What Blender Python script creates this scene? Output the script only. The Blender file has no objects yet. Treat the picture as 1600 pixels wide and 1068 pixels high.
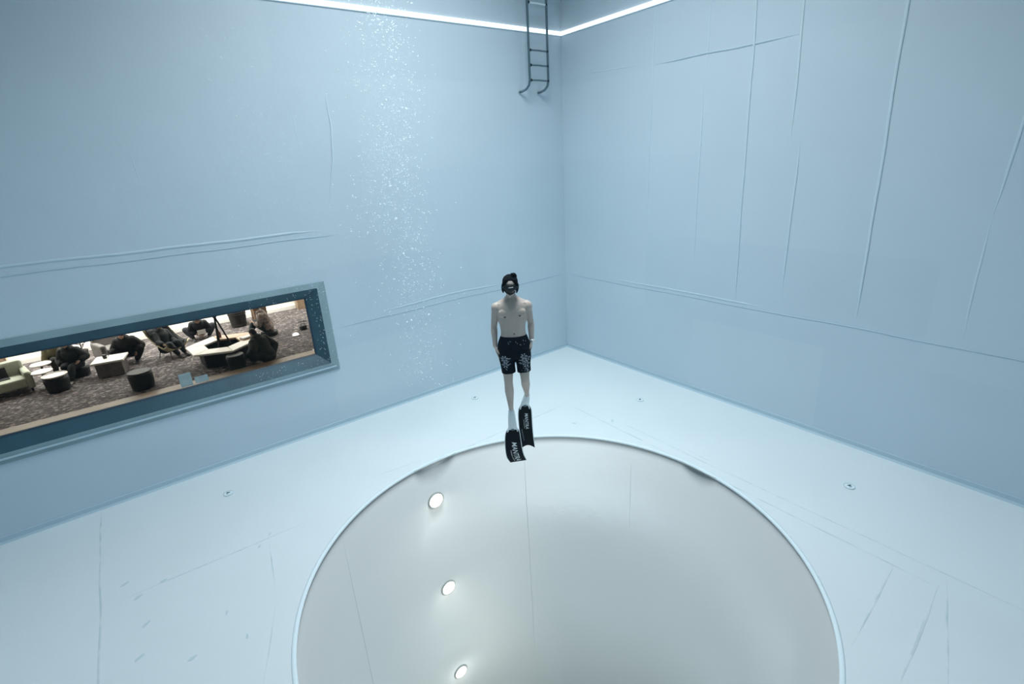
import bpy, bmesh, math, random
from math import sin, cos, pi, radians
from mathutils import Vector, Matrix, noise
from mathutils.bvhtree import BVHTree
random.seed(7)
V = Vector
S = bpy.context.scene
COL = S.collection

# ------------------------------------------------------------------ camera
cd = bpy.data.cameras.new('camera'); cam = bpy.data.objects.new('camera', cd); COL.objects.link(cam)
F = V((0.55943292, 0.75563926, -0.34065249)); R = V((0.79018576, -0.61029532, -0.05608993)); U = V((0.25028237, 0.23780019, 0.93851468))
m = Matrix.Identity(4)
for i, c in enumerate((R, U, -F)):
    for j in range(3): m[j][i] = c[j]
m.translation = (-7.18871, -7.65326, 3.94612)
cam.matrix_world = m
cd.sensor_width = 36; cd.lens = 36 * 780.52 / 1600; cd.clip_start = 0.02; cd.clip_end = 200
S.camera = cam

# ------------------------------------------------------------------ light and exposure
S.view_settings.view_transform = 'Standard'; S.view_settings.look = 'None'
S.view_settings.exposure = 0.0; S.view_settings.gamma = 1.0; S.view_settings.use_curve_mapping = False
W = bpy.data.worlds.new('hall_light'); S.world = W; W.use_nodes = True
bg = W.node_tree.nodes['Background']; bg.inputs[0].default_value = (0.78, 0.88, 1.0, 1); bg.inputs[1].default_value = 0.075

def area(name, loc, size, power, col, target=None, sy=None):
    l = bpy.data.lights.new(name, 'AREA'); l.energy = power; l.color = col; l.size = size
    if sy: l.shape = 'RECTANGLE'; l.size_y = sy
    o = bpy.data.objects.new(name, l); COL.objects.link(o); o.location = loc
    if target is not None: o.rotation_euler = (V(target) - V(loc)).to_track_quat('-Z', 'Y').to_euler()
    return o
hl = area('hall_ceiling_light', (-3.7, -3.2, 9.0), 3.2, 335, (1.0, 0.98, 0.97)); hl.data.spread = radians(118)
area('lounge_ceiling_light', (-6.0, 9.0, 2.5), 7.0, 32, (1.0, 0.90, 0.82), sy=1.4)
area('lounge_wall_washer', (-7.2, 9.9, 2.4), 10.0, 640, (1.0, 0.92, 0.84), target=(-7.2, 10.9, -.2), sy=0.5)

# ------------------------------------------------------------------ materials
def mat(name, col, rough=0.6, metal=0.0, var=0.0, vscale=4.0, bump=0.0, bscale=30.0, col2=None, spec=0.5, coat=0.0):
    M = bpy.data.materials.new(name); M.use_nodes = True; nt = M.node_tree; n = nt.nodes; L = nt.links
    b = n['Principled BSDF']; b.inputs['Roughness'].default_value = rough; b.inputs['Metallic'].default_value = metal
    b.inputs['Specular IOR Level'].default_value = spec; b.inputs['Coat Weight'].default_value = coat
    b.inputs['Base Color'].default_value = (*col, 1)
    tc = n.new('ShaderNodeTexCoord')
    if var or col2:
        nz = n.new('ShaderNodeTexNoise'); nz.inputs['Scale'].default_value = vscale; nz.inputs['Detail'].default_value = 5
        L.new(tc.outputs['Object'], nz.inputs['Vector'])
        r = n.new('ShaderNodeValToRGB'); L.new(nz.outputs['Fac'], r.inputs[0])
        c2 = col2 or tuple(max(0, c * (1 - var)) for c in col)
        r.color_ramp.elements[0].position = 0.35; r.color_ramp.elements[0].color = (*c2, 1)
        r.color_ramp.elements[1].position = 0.65; r.color_ramp.elements[1].color = (*col, 1)
        L.new(r.outputs[0], b.inputs['Base Color'])
    if bump:
        nb = n.new('ShaderNodeTexNoise'); nb.inputs['Scale'].default_value = bscale; nb.inputs['Detail'].default_value = 4
        L.new(tc.outputs['Object'], nb.inputs['Vector'])
        bp = n.new('ShaderNodeBump'); bp.inputs['Strength'].default_value = bump; bp.inputs['Distance'].default_value = 0.02
        L.new(nb.outputs['Fac'], bp.inputs['Height']); L.new(bp.outputs[0], b.inputs['Normal'])
    return M

def emis(name, col, s):
    M = bpy.data.materials.new(name); M.use_nodes = True; nt = M.node_tree; nt.nodes.clear()
    e = nt.nodes.new('ShaderNodeEmission'); e.inputs[0].default_value = (*col, 1); e.inputs[1].default_value = s
    o = nt.nodes.new('ShaderNodeOutputMaterial'); nt.links.new(e.outputs[0], o.inputs[0]); return M

def liner(name, col, dirt, sheets=(2.05, 1.3), tone=0.07, rough=0.5, wav=0.12):
    """reinforced pool liner: big welded sheets of slightly different tone, blotches, ripples"""
    M = bpy.data.materials.new(name); M.use_nodes = True; nt = M.node_tree; n = nt.nodes; L = nt.links
    b = n['Principled BSDF']; b.inputs['Roughness'].default_value = rough; b.inputs['Specular IOR Level'].default_value = 0.3
    tc = n.new('ShaderNodeTexCoord')
    def noi(sc, det, rgh=0.5):
        z = n.new('ShaderNodeTexNoise'); z.inputs['Scale'].default_value = sc; z.inputs['Detail'].default_value = det
        z.inputs['Roughness'].default_value = rgh; L.new(tc.outputs['Object'], z.inputs['Vector']); return z
    def mix(fac, a, c, mode='MIX'):
        x = n.new('ShaderNodeMix'); x.data_type = 'RGBA'; x.blend_type = mode
        if isinstance(fac, float): x.inputs[0].default_value = fac
        else: L.new(fac, x.inputs[0])
        for s, k in ((a, 6), (c, 7)):
            if isinstance(s, tuple): x.inputs[k].default_value = (*s, 1)
            else: L.new(s, x.inputs[k])
        return x.outputs[2]
    def ramp(o, p0, p1):
        r = n.new('ShaderNodeMapRange'); r.inputs[1].default_value = p0; r.inputs[2].default_value = p1; L.new(o, r.inputs[0]); return r.outputs[0]
    c = mix(ramp(noi(0.55, 3).outputs['Fac'], 0.3, 0.7), tuple(x * (1 - tone) for x in col), col)
    # sheets: UV-like mapping from generated object coords (x+y along wall, z up)
    sx = n.new('ShaderNodeSeparateXYZ'); L.new(tc.outputs['Object'], sx.inputs[0])
    ad = n.new('ShaderNodeMath'); ad.operation = 'ADD'; L.new(sx.outputs[0], ad.inputs[0]); L.new(sx.outputs[1], ad.inputs[1])
    cx = n.new('ShaderNodeCombineXYZ'); L.new(ad.outputs[0], cx.inputs[0]); L.new(sx.outputs[2], cx.inputs[1])
    br = n.new('ShaderNodeTexBrick'); br.inputs['Scale'].default_value = 1.0; br.inputs['Brick Width'].default_value = sheets[0]
    br.inputs['Row Height'].default_value = sheets[1]; br.inputs['Mortar Size'].default_value = 0.0
    br.inputs['Color1'].default_value = (1, 1, 1, 1); br.inputs['Color2'].default_value = (1 - tone, 1 - tone * .8, 1 - tone * .5, 1)
    L.new(cx.outputs[0], br.inputs['Vector'])
    c = mix(1.0, c, br.outputs[0], 'MULTIPLY')
    c = mix(ramp(noi(7.0, 6, .7).outputs['Fac'], 0.62, 0.80), c, dirt)
    L.new(c, b.inputs['Base Color'])
    b1 = n.new('ShaderNodeBump'); b1.inputs['Strength'].default_value = wav; b1.inputs['Distance'].default_value = 0.05
    L.new(noi(2.2, 4, .6).outputs['Fac'], b1.inputs['Height']); L.new(b1.outputs[0], b.inputs['Normal'])
    return M

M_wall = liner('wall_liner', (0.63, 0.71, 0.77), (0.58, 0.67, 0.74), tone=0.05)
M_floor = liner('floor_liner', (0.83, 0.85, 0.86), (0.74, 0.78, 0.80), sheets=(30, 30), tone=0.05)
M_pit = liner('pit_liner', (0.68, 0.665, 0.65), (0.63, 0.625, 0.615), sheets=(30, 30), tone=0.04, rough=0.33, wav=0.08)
M_seam = mat('seam_weld', (0.63, 0.73, 0.79), 0.5)
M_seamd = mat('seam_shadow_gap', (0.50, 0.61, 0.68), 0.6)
M_seamf = mat('floor_seam', (0.80, 0.83, 0.83), 0.6, col2=(0.60, 0.66, 0.68), vscale=5)
M_seamp = mat('pit_seam', (0.62, 0.62, 0.605), 0.6)
M_rim = mat('pit_rim_white', (0.86, 0.92, 0.95), 0.4)
M_steel = mat('ladder_steel', (0.13, 0.19, 0.23), 0.35, metal=0.6)
M_steel_l = mat('pale_steel', (0.55, 0.62, 0.66), 0.3, metal=0.5)
M_black = mat('black_rubber', (0.004, 0.006, 0.009), 0.6, spec=.2)
M_strip = emis('strip_glow', (0.97, 0.98, 1.0), 2.2)
M_lamp = emis('lamp_glow', (1.0, 0.95, 0.88), 16.0)
M_ringg = mat('lamp_ring', (0.42, 0.42, 0.40), 0.4)
M_frame_l = mat('window_frame_pale', (0.30, 0.40, 0.44), 0.5, var=.12, vscale=3)
M_frame_d = mat('window_frame_dark', (0.034, 0.095, 0.135), 0.45, var=.2, vscale=3, bump=.1)
M_gasket = mat('window_gasket', (0.02, 0.045, 0.075), 0.5)
M_white = mat('white_paint', (0.85, 0.82, 0.77), 0.6)
M_cream = mat('cream_paint', (0.80, 0.70, 0.58), 0.6)

def carpet():
    M = bpy.data.materials.new('pebble_carpet'); M.use_nodes = True; nt = M.node_tree; n = nt.nodes; L = nt.links
    b = n['Principled BSDF']; b.inputs['Roughness'].default_value = 0.9
    tc = n.new('ShaderNodeTexCoord'); v = n.new('ShaderNodeTexVoronoi'); v.inputs['Scale'].default_value = 17; L.new(tc.outputs['Object'], v.inputs['Vector'])
    s = n.new('ShaderNodeSeparateColor'); L.new(v.outputs['Color'], s.inputs[0])
    r = n.new('ShaderNodeValToRGB'); L.new(s.outputs[0], r.inputs[0]); e = r.color_ramp.elements
    e[0].position = 0; e[0].color = (0.03, 0.024, 0.024, 1); e[1].position = 1; e[1].color = (0.30, 0.26, 0.25, 1)
    k = r.color_ramp.elements.new(0.5); k.color = (0.075, 0.060, 0.060, 1)
    k = r.color_ramp.elements.new(0.85); k.color = (0.16, 0.135, 0.13, 1)
    L.new(r.outputs[0], b.inputs['Base Color'])
    return M
M_carpet = carpet()

def glass():
    M = bpy.data.materials.new('acrylic_pane'); M.use_nodes = True; nt = M.node_tree; n = nt.nodes; L = nt.links; n.clear()
    t = n.new('ShaderNodeBsdfTransparent'); t.inputs[0].default_value = (0.97, 0.98, 0.98, 1)
    g = n.new('ShaderNodeBsdfGlossy'); g.inputs['Roughness'].default_value = 0.02
    f = n.new('ShaderNodeFresnel'); f.inputs[0].default_value = 1.06
    x = n.new('ShaderNodeMixShader'); o = n.new('ShaderNodeOutputMaterial')
    L.new(f.outputs[0], x.inputs[0]); L.new(t.outputs[0], x.inputs[1]); L.new(g.outputs[0], x.inputs[2]); L.new(x.outputs[0], o.inputs[0]); return M
M_glass = glass()

def bubble_mat():
    M = bpy.data.materials.new('air_bubble'); M.use_nodes = True; nt = M.node_tree; n = nt.nodes; L = nt.links; n.clear()
    t = n.new('ShaderNodeBsdfTransparent'); d1 = n.new('ShaderNodeBsdfDiffuse'); d1.inputs[0].default_value = (.55, .57, .58, 1); d2 = n.new('ShaderNodeBsdfTranslucent'); d2.inputs[0].default_value = (.45, .47, .48, 1)
    d = n.new('ShaderNodeAddShader'); L.new(d1.outputs[0], d.inputs[0]); L.new(d2.outputs[0], d.inputs[1])
    x = n.new('ShaderNodeMixShader'); x.inputs[0].default_value = 1.0; o = n.new('ShaderNodeOutputMaterial')
    L.new(t.outputs[0], x.inputs[1]); L.new(d.outputs[0], x.inputs[2]); L.new(x.outputs[0], o.inputs[0]); return M
M_bubble = bubble_mat()

# ------------------------------------------------------------------ helpers
def empty(name, loc=(0, 0, 0), rz=0.0, label=None, cat=None, group=None):
    o = bpy.data.objects.new(name, None); COL.objects.link(o); o.location = loc; o.rotation_euler = (0, 0, rz); o.empty_display_size = .1
    tag(o, label, cat, group); return o
def tag(o, label=None, cat=None, group=None, kind=None):
    if label: o['label'] = label
    if cat: o['category'] = cat
    if group: o['group'] = group
    if kind: o['kind'] = kind
    return o
def link(name, bm, M, parent=None, smooth=False, loc=None):
    me = bpy.data.meshes.new(name); bmesh.ops.recalc_face_normals(bm, faces=bm.faces[:]); bm.to_mesh(me); bm.free()
    if smooth: me.polygons.foreach_set('use_smooth', [True] * len(me.polygons))
    me.materials.append(M); o = bpy.data.objects.new(name, me); COL.objects.link(o)
    if parent: o.parent = parent
    if loc: o.location = loc
    return o
def box(bm, a, b, bev=0.0, mtx=None):
    a = V(a); b = V(b); r = bmesh.ops.create_cube(bm, size=1.0); vs = r['verts']
    for v in vs: v.co = V(((a.x + b.x) / 2 + v.co.x * (b.x - a.x), (a.y + b.y) / 2 + v.co.y * (b.y - a.y), (a.z + b.z) / 2 + v.co.z * (b.z - a.z)))
    if bev:
        es = list({e for v in vs for e in v.link_edges})
        rr = bmesh.ops.bevel(bm, geom=es, offset=bev, segments=2, affect='EDGES', profile=0.5); vs = list({v for f in rr['faces'] for v in f.verts} | {v for v in vs if v.is_valid})
    if mtx:
        for v in vs: v.co = mtx @ v.co
    return vs
def Box(name, a, b, M, parent=None, bev=0.0, mtx=None):
    bm = bmesh.new(); box(bm, a, b, bev, mtx); return link(name, bm, M, parent)
def cr(P, k):
    """Catmull-Rom through tuples"""
    P = [tuple(p) for p in P]; out = []
    for i in range(len(P) - 1):
        p0 = P[max(i - 1, 0)]; p1 = P[i]; p2 = P[i + 1]; p3 = P[min(i + 2, len(P) - 1)]
        for s in range(k):
            t = s / k
            out.append(tuple(0.5 * ((2 * b) + (-a + c) * t + (2 * a - 5 * b + 4 * c - d) * t * t + (-a + 3 * b - 3 * c + d) * t ** 3) for a, b, c, d in zip(p0, p1, p2, p3)))
    out.append(P[-1]); return out
def tube(bm, P, ref=(0, -1, 0), seg=12, sub=3, cap='round'):
    """closed lofted limb; P = (x,y,z,rx,ry): rx sideways, ry along ref"""
    P = [p if len(p) == 5 else (*p, p[3]) for p in P]
    if sub > 1: P = cr(P, sub)
    C = [V(p[:3]) for p in P]; ref = V(ref); rings = []; n = len(C)
    T = [(C[min(i + 1, n - 1)] - C[max(i - 1, 0)]).normalized() for i in range(n)]
    secs = [(C[i], T[i], abs(P[i][3]), abs(P[i][4])) for i in range(n)]
    if cap == 'round':
        def ends(i, s):
            c, t, a, b = secs[i]; r = min(a, b)
            return [(c + t * s * r * sin(q), t, a * cos(q), b * cos(q)) for q in (radians(30), radians(58), radians(80))]
        secs = ends(0, -1)[::-1] + secs + ends(-1, 1)
    prev = None
    for c, t, a, b in secs:
        side = ref.cross(t)
        if side.length < 0.15: side = prev if prev is not None else t.orthogonal()
        side.normalize()
        if prev is not None and side.dot(prev) < 0: side = -side
        prev = side.copy(); fr = t.cross(side).normalized()
        rings.append([bm.verts.new(c + side * a * cos(2 * pi * k / seg) + fr * b * sin(2 * pi * k / seg)) for k in range(seg)])
    for A, B in zip(rings, rings[1:]):
        for k in range(seg): bm.faces.new((A[k], A[(k + 1) % seg], B[(k + 1) % seg], B[k]))
    bm.faces.new(rings[0][::-1]); bm.faces.new(rings[-1])
def ell(bm, c, r, mtx=None, seg=14):
    q = bmesh.ops.create_uvsphere(bm, u_segments=seg, v_segments=max(6, seg * 2 // 3), radius=1.0)
    for v in q['verts']:
        v.co = V((v.co.x * r[0], v.co.y * r[1], v.co.z * r[2]))
        if mtx: v.co = mtx @ v.co
        v.co += V(c)
def cyl(bm, c, r, h, seg=24, r2=None, bev=0):
    P = [(c[0], c[1], c[2]), (c[0], c[1], c[2] + h)]; r2 = r if r2 is None else r2; rings = []
    prof = [(r, 0), (r2, h)] if not bev else [(r - bev, 0), (r, bev), (r2, h - bev), (r2 - bev, h)]
    for a, z in prof: rings.append([bm.verts.new((c[0] + a * cos(2 * pi * k / seg), c[1] + a * sin(2 * pi * k / seg), c[2] + z)) for k in range(seg)])
    for A, B in zip(rings, rings[1:]):
        for k in range(seg): bm.faces.new((A[k], A[(k + 1) % seg], B[(k + 1) % seg], B[k]))
    bm.faces.new(rings[0][::-1]); bm.faces.new(rings[-1])
def remesh(name, bm, M, parent, voxel, smooth=6, fac=0.5):
    """union of closed pieces -> one continuous surface, baked"""
    me = bpy.data.meshes.new('tmp'); bmesh.ops.recalc_face_normals(bm, faces=bm.faces[:]); bm.to_mesh(me); bm.free()
    o = bpy.data.objects.new('tmp', me); COL.objects.link(o)
    r = o.modifiers.new('r', 'REMESH'); r.mode = 'VOXEL'; r.voxel_size = voxel; r.use_smooth_shade = True
    if smooth: s = o.modifiers.new('s', 'SMOOTH'); s.iterations = smooth; s.factor = fac
    dg = bpy.context.evaluated_depsgraph_get(); res = bpy.data.meshes.new_from_object(o.evaluated_get(dg)); res.name = name
    bpy.data.objects.remove(o); bpy.data.meshes.remove(me)
    res.polygons.foreach_set('use_smooth', [True] * len(res.polygons)); res.materials.clear(); res.materials.append(M)
    o = bpy.data.objects.new(name, res); COL.objects.link(o); o.parent = parent; return o
def ribbon(bm, P, w, h, up=(0, 0, 1), taper=0):
    """low raised strip along P (box section w x h), up = surface normal"""
    up = V(up).normalized(); rings = []; P = [V(p) for p in P]
    for i, c in enumerate(P):
        t = (P[min(i + 1, len(P) - 1)] - P[max(i - 1, 0)]).normalized(); s = t.cross(up).normalized()
        q = 1.0 if not taper else min(1.0, (i + .35) / taper, (len(P) - 1 - i + .35) / taper)
        rings.append([bm.verts.new(c + s * a * q + up * b * q) for a, b in ((-w / 2, -.01), (-w / 2, h * .6), (-w / 4, h), (w / 4, h), (w / 2, h * .6), (w / 2, -.01))])
    for A, B in zip(rings, rings[1:]):
        for k in range(6): bm.faces.new((A[k], A[(k + 1) % 6], B[(k + 1) % 6], B[k]))
    bm.faces.new(rings[0][::-1]); bm.faces.new(rings[-1])
def seam(P, w, h, up, M, parent, wob=0.006, step=0.12, name='weld_seam'):
    P = [V(p) for p in P]; out = []
    for a, b in zip(P, P[1:]):
        k = max(1, int((b - a).length / step))
        for i in range(k + (b is P[-1])):
            q = a.lerp(b, i / k); nn = noise.noise_vector(q * 1.1) * wob * 1.5 + noise.noise_vector(q * 7) * wob * .3
            nn -= V(up) * nn.dot(V(up)); out.append(q + nn)
    bm = bmesh.new(); ribbon(bm, out, w * .8, h * .7, up, taper=4); return link(name, bm, M, parent, smooth=False)

# ------------------------------------------------------------------ pool shell
CX, CY, PR = -4.5, -4.53, 2.525
X0, Y0, ZT, PB = -9.5, -9.2, 8.2, -8.5
def floor_mesh():
    bm = bmesh.new(); N = 160; top, out, bot, outb = [], [], [], []
    for k in range(N):
        a = 2 * pi * k / N; c, s = cos(a), sin(a); top.append(bm.verts.new((CX + (PR + .012) * c, CY + (PR + .012) * s, 0)))
        tx = ((0.4 - CX) / c) if c > 1e-9 else ((X0 - .4 - CX) / c if c < -1e-9 else 1e9)
        ty = ((0.4 - CY) / s) if s > 1e-9 else ((Y0 - .4 - CY) / s if s < -1e-9 else 1e9)
        t = min(tx, ty); out.append(bm.verts.new((CX + t * c, CY + t * s, 0)))
    for ring, src in ((bot, top), (outb, out)):
        for v in src: ring.append(bm.verts.new(v.co - V((0, 0, .25))))
    corners = [(0.4, 0.4), (X0 - .4, 0.4), (X0 - .4, Y0 - .4), (0.4, Y0 - .4)]
    for k in range(N):
        j = (k + 1) % N
        bm.faces.new((top[k], top[j], out[j], out[k])); bm.faces.new((bot[j], bot[k], outb[k], outb[j]))
        bm.faces.new((out[k], out[j], outb[j], outb[k])); bm.faces.new((top[j], top[k], bot[k], bot[j]))
    return bm
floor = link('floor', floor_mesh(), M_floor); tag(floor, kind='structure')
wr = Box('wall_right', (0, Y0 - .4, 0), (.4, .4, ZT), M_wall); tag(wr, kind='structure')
# left wall with the opening for the viewing window
WX0, WX1, WZ0, WZ1 = -9.36, -5.27, 1.26, 2.185
bm = bmesh.new()
xs = [X0 - .4, WX0 - .09, -5.112, 0.0]; zs = [0, 1.105, 2.32, ZT]
g = {}
for yi, y in enumerate((0.0, .4)):
    for i, x in enumerate(xs):
        for j, z in enumerate(zs): g[yi, i, j] = bm.verts.new((x, y, z))
for i in range(3):
    for j in range(3):
        if (i, j) == (1, 1): continue
        for yi in (0, 1): bm.faces.new((g[yi, i, j], g[yi, i + 1, j], g[yi, i + 1, j + 1], g[yi, i, j + 1]))
for a, b in (((1, 1), (2, 1)), ((2, 1), (2, 2)), ((2, 2), (1, 2)), ((1, 2), (1, 1))): bm.faces.new((g[0, *a], g[0, *b], g[1, *b], g[1, *a]))
rim = [(i, 0) for i in range(4)] + [(3, j) for j in range(1, 4)] + [(i, 3) for i in (2, 1, 0)] + [(0, 2), (0, 1)]
for a, b in zip(rim, rim[1:] + rim[:1]): bm.faces.new((g[0, *a], g[0, *b], g[1, *b], g[1, *a]))
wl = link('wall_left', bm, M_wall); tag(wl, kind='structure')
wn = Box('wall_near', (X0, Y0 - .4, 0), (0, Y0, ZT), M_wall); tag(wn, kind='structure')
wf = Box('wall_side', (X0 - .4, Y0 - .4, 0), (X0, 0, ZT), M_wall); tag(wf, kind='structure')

# shaft of the deep pit
def shaft():
    bm = bmesh.new(); N = 160; A = []
    for r, z in ((PR, -.0), (PR, PB), (PR + .25, PB), (PR + .25, -.25)):
        A.append([bm.verts.new((CX + r * cos(2 * pi * k / N), CY + r * sin(2 * pi * k / N), z - (.002 if z > -.01 else 0))) for k in range(N)])
    for a, b in ((0, 1), (1, 2), (2, 3), (3, 0)):
        for k in range(N): bm.faces.new((A[a][k], A[a][(k + 1) % N], A[b][(k + 1) % N], A[b][k]))
    return bm
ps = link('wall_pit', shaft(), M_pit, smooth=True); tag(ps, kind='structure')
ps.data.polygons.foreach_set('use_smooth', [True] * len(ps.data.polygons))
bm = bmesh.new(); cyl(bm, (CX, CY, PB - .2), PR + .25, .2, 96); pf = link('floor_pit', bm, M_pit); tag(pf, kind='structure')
# rounded white lip round the opening
bm = bmesh.new(); N = 160; Rg = []
prof = [(PR + .030, 0.0), (PR + .018, .006), (PR, .008), (PR - .010, .002), (PR - .013, -.012), (PR - .010, -.022), (PR + .02, -.025)]
for r, z in prof: Rg.append([bm.verts.new((CX + r * cos(2 * pi * k / N), CY + r * sin(2 * pi * k / N), z)) for k in range(N)])
for i in range(len(prof)):
    A, B = Rg[i], Rg[(i + 1) % len(prof)]
    for k in range(N): bm.faces.new((A[k], A[(k + 1) % N], B[(k + 1) % N], B[k]))
rimo = link('trim_1', bm, M_rim, floor, smooth=True)
# base fillets where the liner turns from wall to floor
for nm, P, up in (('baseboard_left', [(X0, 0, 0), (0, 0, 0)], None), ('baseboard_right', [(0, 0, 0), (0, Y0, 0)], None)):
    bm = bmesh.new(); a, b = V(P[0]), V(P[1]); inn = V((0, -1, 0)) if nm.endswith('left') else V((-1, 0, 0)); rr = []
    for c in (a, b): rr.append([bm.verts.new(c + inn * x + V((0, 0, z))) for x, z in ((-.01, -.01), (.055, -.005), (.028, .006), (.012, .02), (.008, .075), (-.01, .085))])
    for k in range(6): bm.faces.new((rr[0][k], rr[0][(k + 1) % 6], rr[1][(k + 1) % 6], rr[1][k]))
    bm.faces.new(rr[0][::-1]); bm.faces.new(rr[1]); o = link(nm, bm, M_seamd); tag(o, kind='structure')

# welded seams: right wall (normal -x)
nx = (-1, 0, 0); ny = (0, -1, 0); nz = (0, 0, 1)
for y0_, z0_, y1_, z1_, w, h in ((-2.085, 6.2, -2.045, 2.9, .028, .012), (-3.0, 6.2, -3.005, 4.8, .02, .006), (-2.995, 4.8, -3.01, 2.2, .03, .012), (-3.66, 6.2, -3.77, 1.72, .034, .018),
        (-4.27, 6.0, -4.31, 4.0, .032, .014), (-4.44, 4.0, -4.45, 1.95, .032, .014), (-5.34, 6.2, -5.42, 1.75, .036, .016),
        (-6.54, 4.6, -6.46, 3.1, .03, .008), (-6.46, 3.1, -6.49, 1.75, .026, .006), (-4.46, 1.68, -4.47, 2.0, .02, .006), (-0.10, 1.7, -.10, .08, .012, .008)):
    seam([(0, y0_, z0_), (0, y1_, z1_)], w, h, nx, M_seam, wr, wob=.012)
seam([(0, -.02, 1.64), (0, Y0, 1.66)], .018, .008, nx, M_seamd, wr, wob=.012)
seam([(0, -1.2, 1.72), (0, -4.3, 1.71)], .03, .008, nx, M_seam, wr, wob=.014)
seam([(0, -2.1, 5.22), (0, -4.3, 5.22)], .03, .010, nx, M_seamd, wr, wob=.015)
seam([(0, -.3, 5.33), (0, -1.9, 5.26)], .015, .004, nx, M_seam, wr, wob=.01)
# left wall (normal -y)
seam([(-4.45, 0, 5.03), (-4.50, 0, 4.9), (-4.485, 0, 4.55), (-4.54, 0, 4.1), (-4.64, 0, 3.75), (-4.70, 0, 3.5)], .036, .022, ny, M_seam, wl, wob=.004)
seam([(-4.9, 0, 3.14), (X0, 0, 3.19)], .035, .012, ny, M_seam, wl, wob=.014)
seam([(-4.6, 0, 3.05), (X0, 0, 3.08)], .02, .008, ny, M_seamd, wl, wob=.014)
seam([(-.02, 0, 1.645), (-4.95, 0, 1.64)], .018, .008, ny, M_seamd, wl, wob=.014)
seam([(-1.6, 0, 1.76), (-4.2, 0, 1.74)], .03, .009, ny, M_seam, wl, wob=.02)
seam([(-3.42, 0, 2.47), (-3.1, 0, 2.49)], .03, .012, ny, M_seam, wl)
seam([(-5.0, 0, 4.9), (-4.98, 0, 4.2)], .02, .004, ny, M_seam, wl)
seam([(-6.9, 0, 4.4), (-6.88, 0, 3.9)], .022, .006, ny, M_seam, wl)
seam([(-7.0, 0, 3.75), (-6.98, 0, 3.3)], .022, .006, ny, M_seam, wl)
seam([(-8.4, 0, 5.3), (-8.36, 0, 4.5)], .026, .008, ny, M_seam, wl)
seam([(-1.9, 0, 5.9), (-1.88, 0, 5.4)], .02, .005, ny, M_seam, wl)
# floor seams
for P, w in (([(-8.31, -.02, 0), (-8.31, Y0, 0)], .022), ([(-1.95, -2.02, 0), (-5.2, -2.03, 0)], .018), ([(-5.4, -1.78, 0), (-4.5, -1.86, 0)], .014),
             ([(-6.3, -2.1, 0), (-8.2, -2.05, 0)], .014), ([(-1.93, -2.05, 0), (-2.04, -7.1, 0)], .02), ([(-1.78, -3.0, 0), (-1.80, -7.8, 0)], .014),
             ([(-1.7, -4.2, 0), (-1.72, -4.9, 0)], .022), ([(-1.62, -1.86, 0), (-1.95, -2.02, 0)], .018), ([(-1.2, -2.0, 0), (-1.6, -1.86, 0)], .014),
             ([(-2.0, -7.1, 0), (-3.4, -7.2, 0)], .03), ([(-2.02, -6.76, 0), (-3.3, -6.85, 0)], .022), ([(-1.85, -7.12, 0), (-3.2, -7.45, 0)], .02),
             ([(-6.75, -2.1, 0), (-6.9, -3.1, 0)], .018), ([(-6.9, -3.1, 0), (-7.3, -4.2, 0)], .012), ([(-2.2, -2.5, 0), (-2.32, -2.75, 0)], .02)):
    seam(P, w, .004, nz, M_seamf, floor, wob=.012)
# grey residue spots on the floor
M_spot = mat('residue_grey', (0.62, 0.69, 0.72), 0.7)
for x, y, a, L_ in ((-8.0,-2.12,.5,.05),(-7.95,-2.57,.6,.05),(-8.02,-2.96,.5,.05),(-7.77,-2.03,.1,.04),(-7.65,-3.28,.2,.045),(-8.1,-1.81,.4,.045),(-7.32,-2.94,1.2,.03),(-7.22,-3.36,1.4,.035),(-6.72,-2.03,1,.03),(-6.86,-2.17,.8,.03),(-1.83,-2.95,.9,.05),(-2.32,-2.60,2.2,.04)):
    bm = bmesh.new(); n = 9; c = bm.verts.new((x, y, .0022)); rr = []
    for k in range(n):
        q = 2 * pi * k / n; u, v = L_ * cos(q) * random.uniform(.7, 1.1), L_ * .38 * sin(q) * random.uniform(.7, 1.2); rr.append((bm.verts.new((x + u * cos(a) - v * sin(a), y + u * sin(a) + v * cos(a), .0018)), bm.verts.new((x + 1.1 * (u * cos(a) - v * sin(a)), y + 1.1 * (u * sin(a) + v * cos(a)), -.002))))
    for k in range(n): p, q = rr[k], rr[(k + 1) % n]; bm.faces.new((c, p[0], q[0])); bm.faces.new((p[0], p[1], q[1], q[0]))
    link('residue_spot', bm, M_spot, floor)
# vertical seams down the pit lining
for a, ze in ((58.5, PB), (21.5, -1.7), (128, PB)):
    a = radians(a); n_ = V((-cos(a), -sin(a), 0)); b = V((CX + PR * cos(a), CY + PR * sin(a), 0))
    seam([b + V((0, 0, -.06)), b + V((0, 0, ze))], .011, .003, n_, M_seamp, ps, wob=.003, step=.4)

# ------------------------------------------------------------------ strip light along both walls
sl = empty('strip_light', (0, 0, 6.06), label='long white strip light running along both pool walls near the top', cat='light')
def strip(bm, a, b, n_):
    a, b, n_ = V(a), V(b), V(n_); rr = [[bm.verts.new(c + n_ * x + V((0, 0, z))) for x, z in ((-.002, -.03), (.022, -.024), (.03, 0), (.022, .024), (-.002, .03))] for c in (a, b)]
    for k in range(5): bm.faces.new((rr[0][k], rr[0][(k + 1) % 5], rr[1][(k + 1) % 5], rr[1][k]))
    bm.faces.new(rr[0][::-1]); bm.faces.new(rr[1])
for a, b, n_ in (((X0, 0, 0), (0, 0, 0), ny), ((0, 0, 0), (0, Y0, 0), nx)):
    bm = bmesh.new(); strip(bm, a, b, n_); link('diffuser', bm, M_strip, sl)
    bm = bmesh.new(); ribbon(bm, [V(a) + V((0, 0, -.04)), V(b) + V((0, 0, -.04))], .014, .012, n_); link('rail', bm, M_rim, sl)

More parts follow.
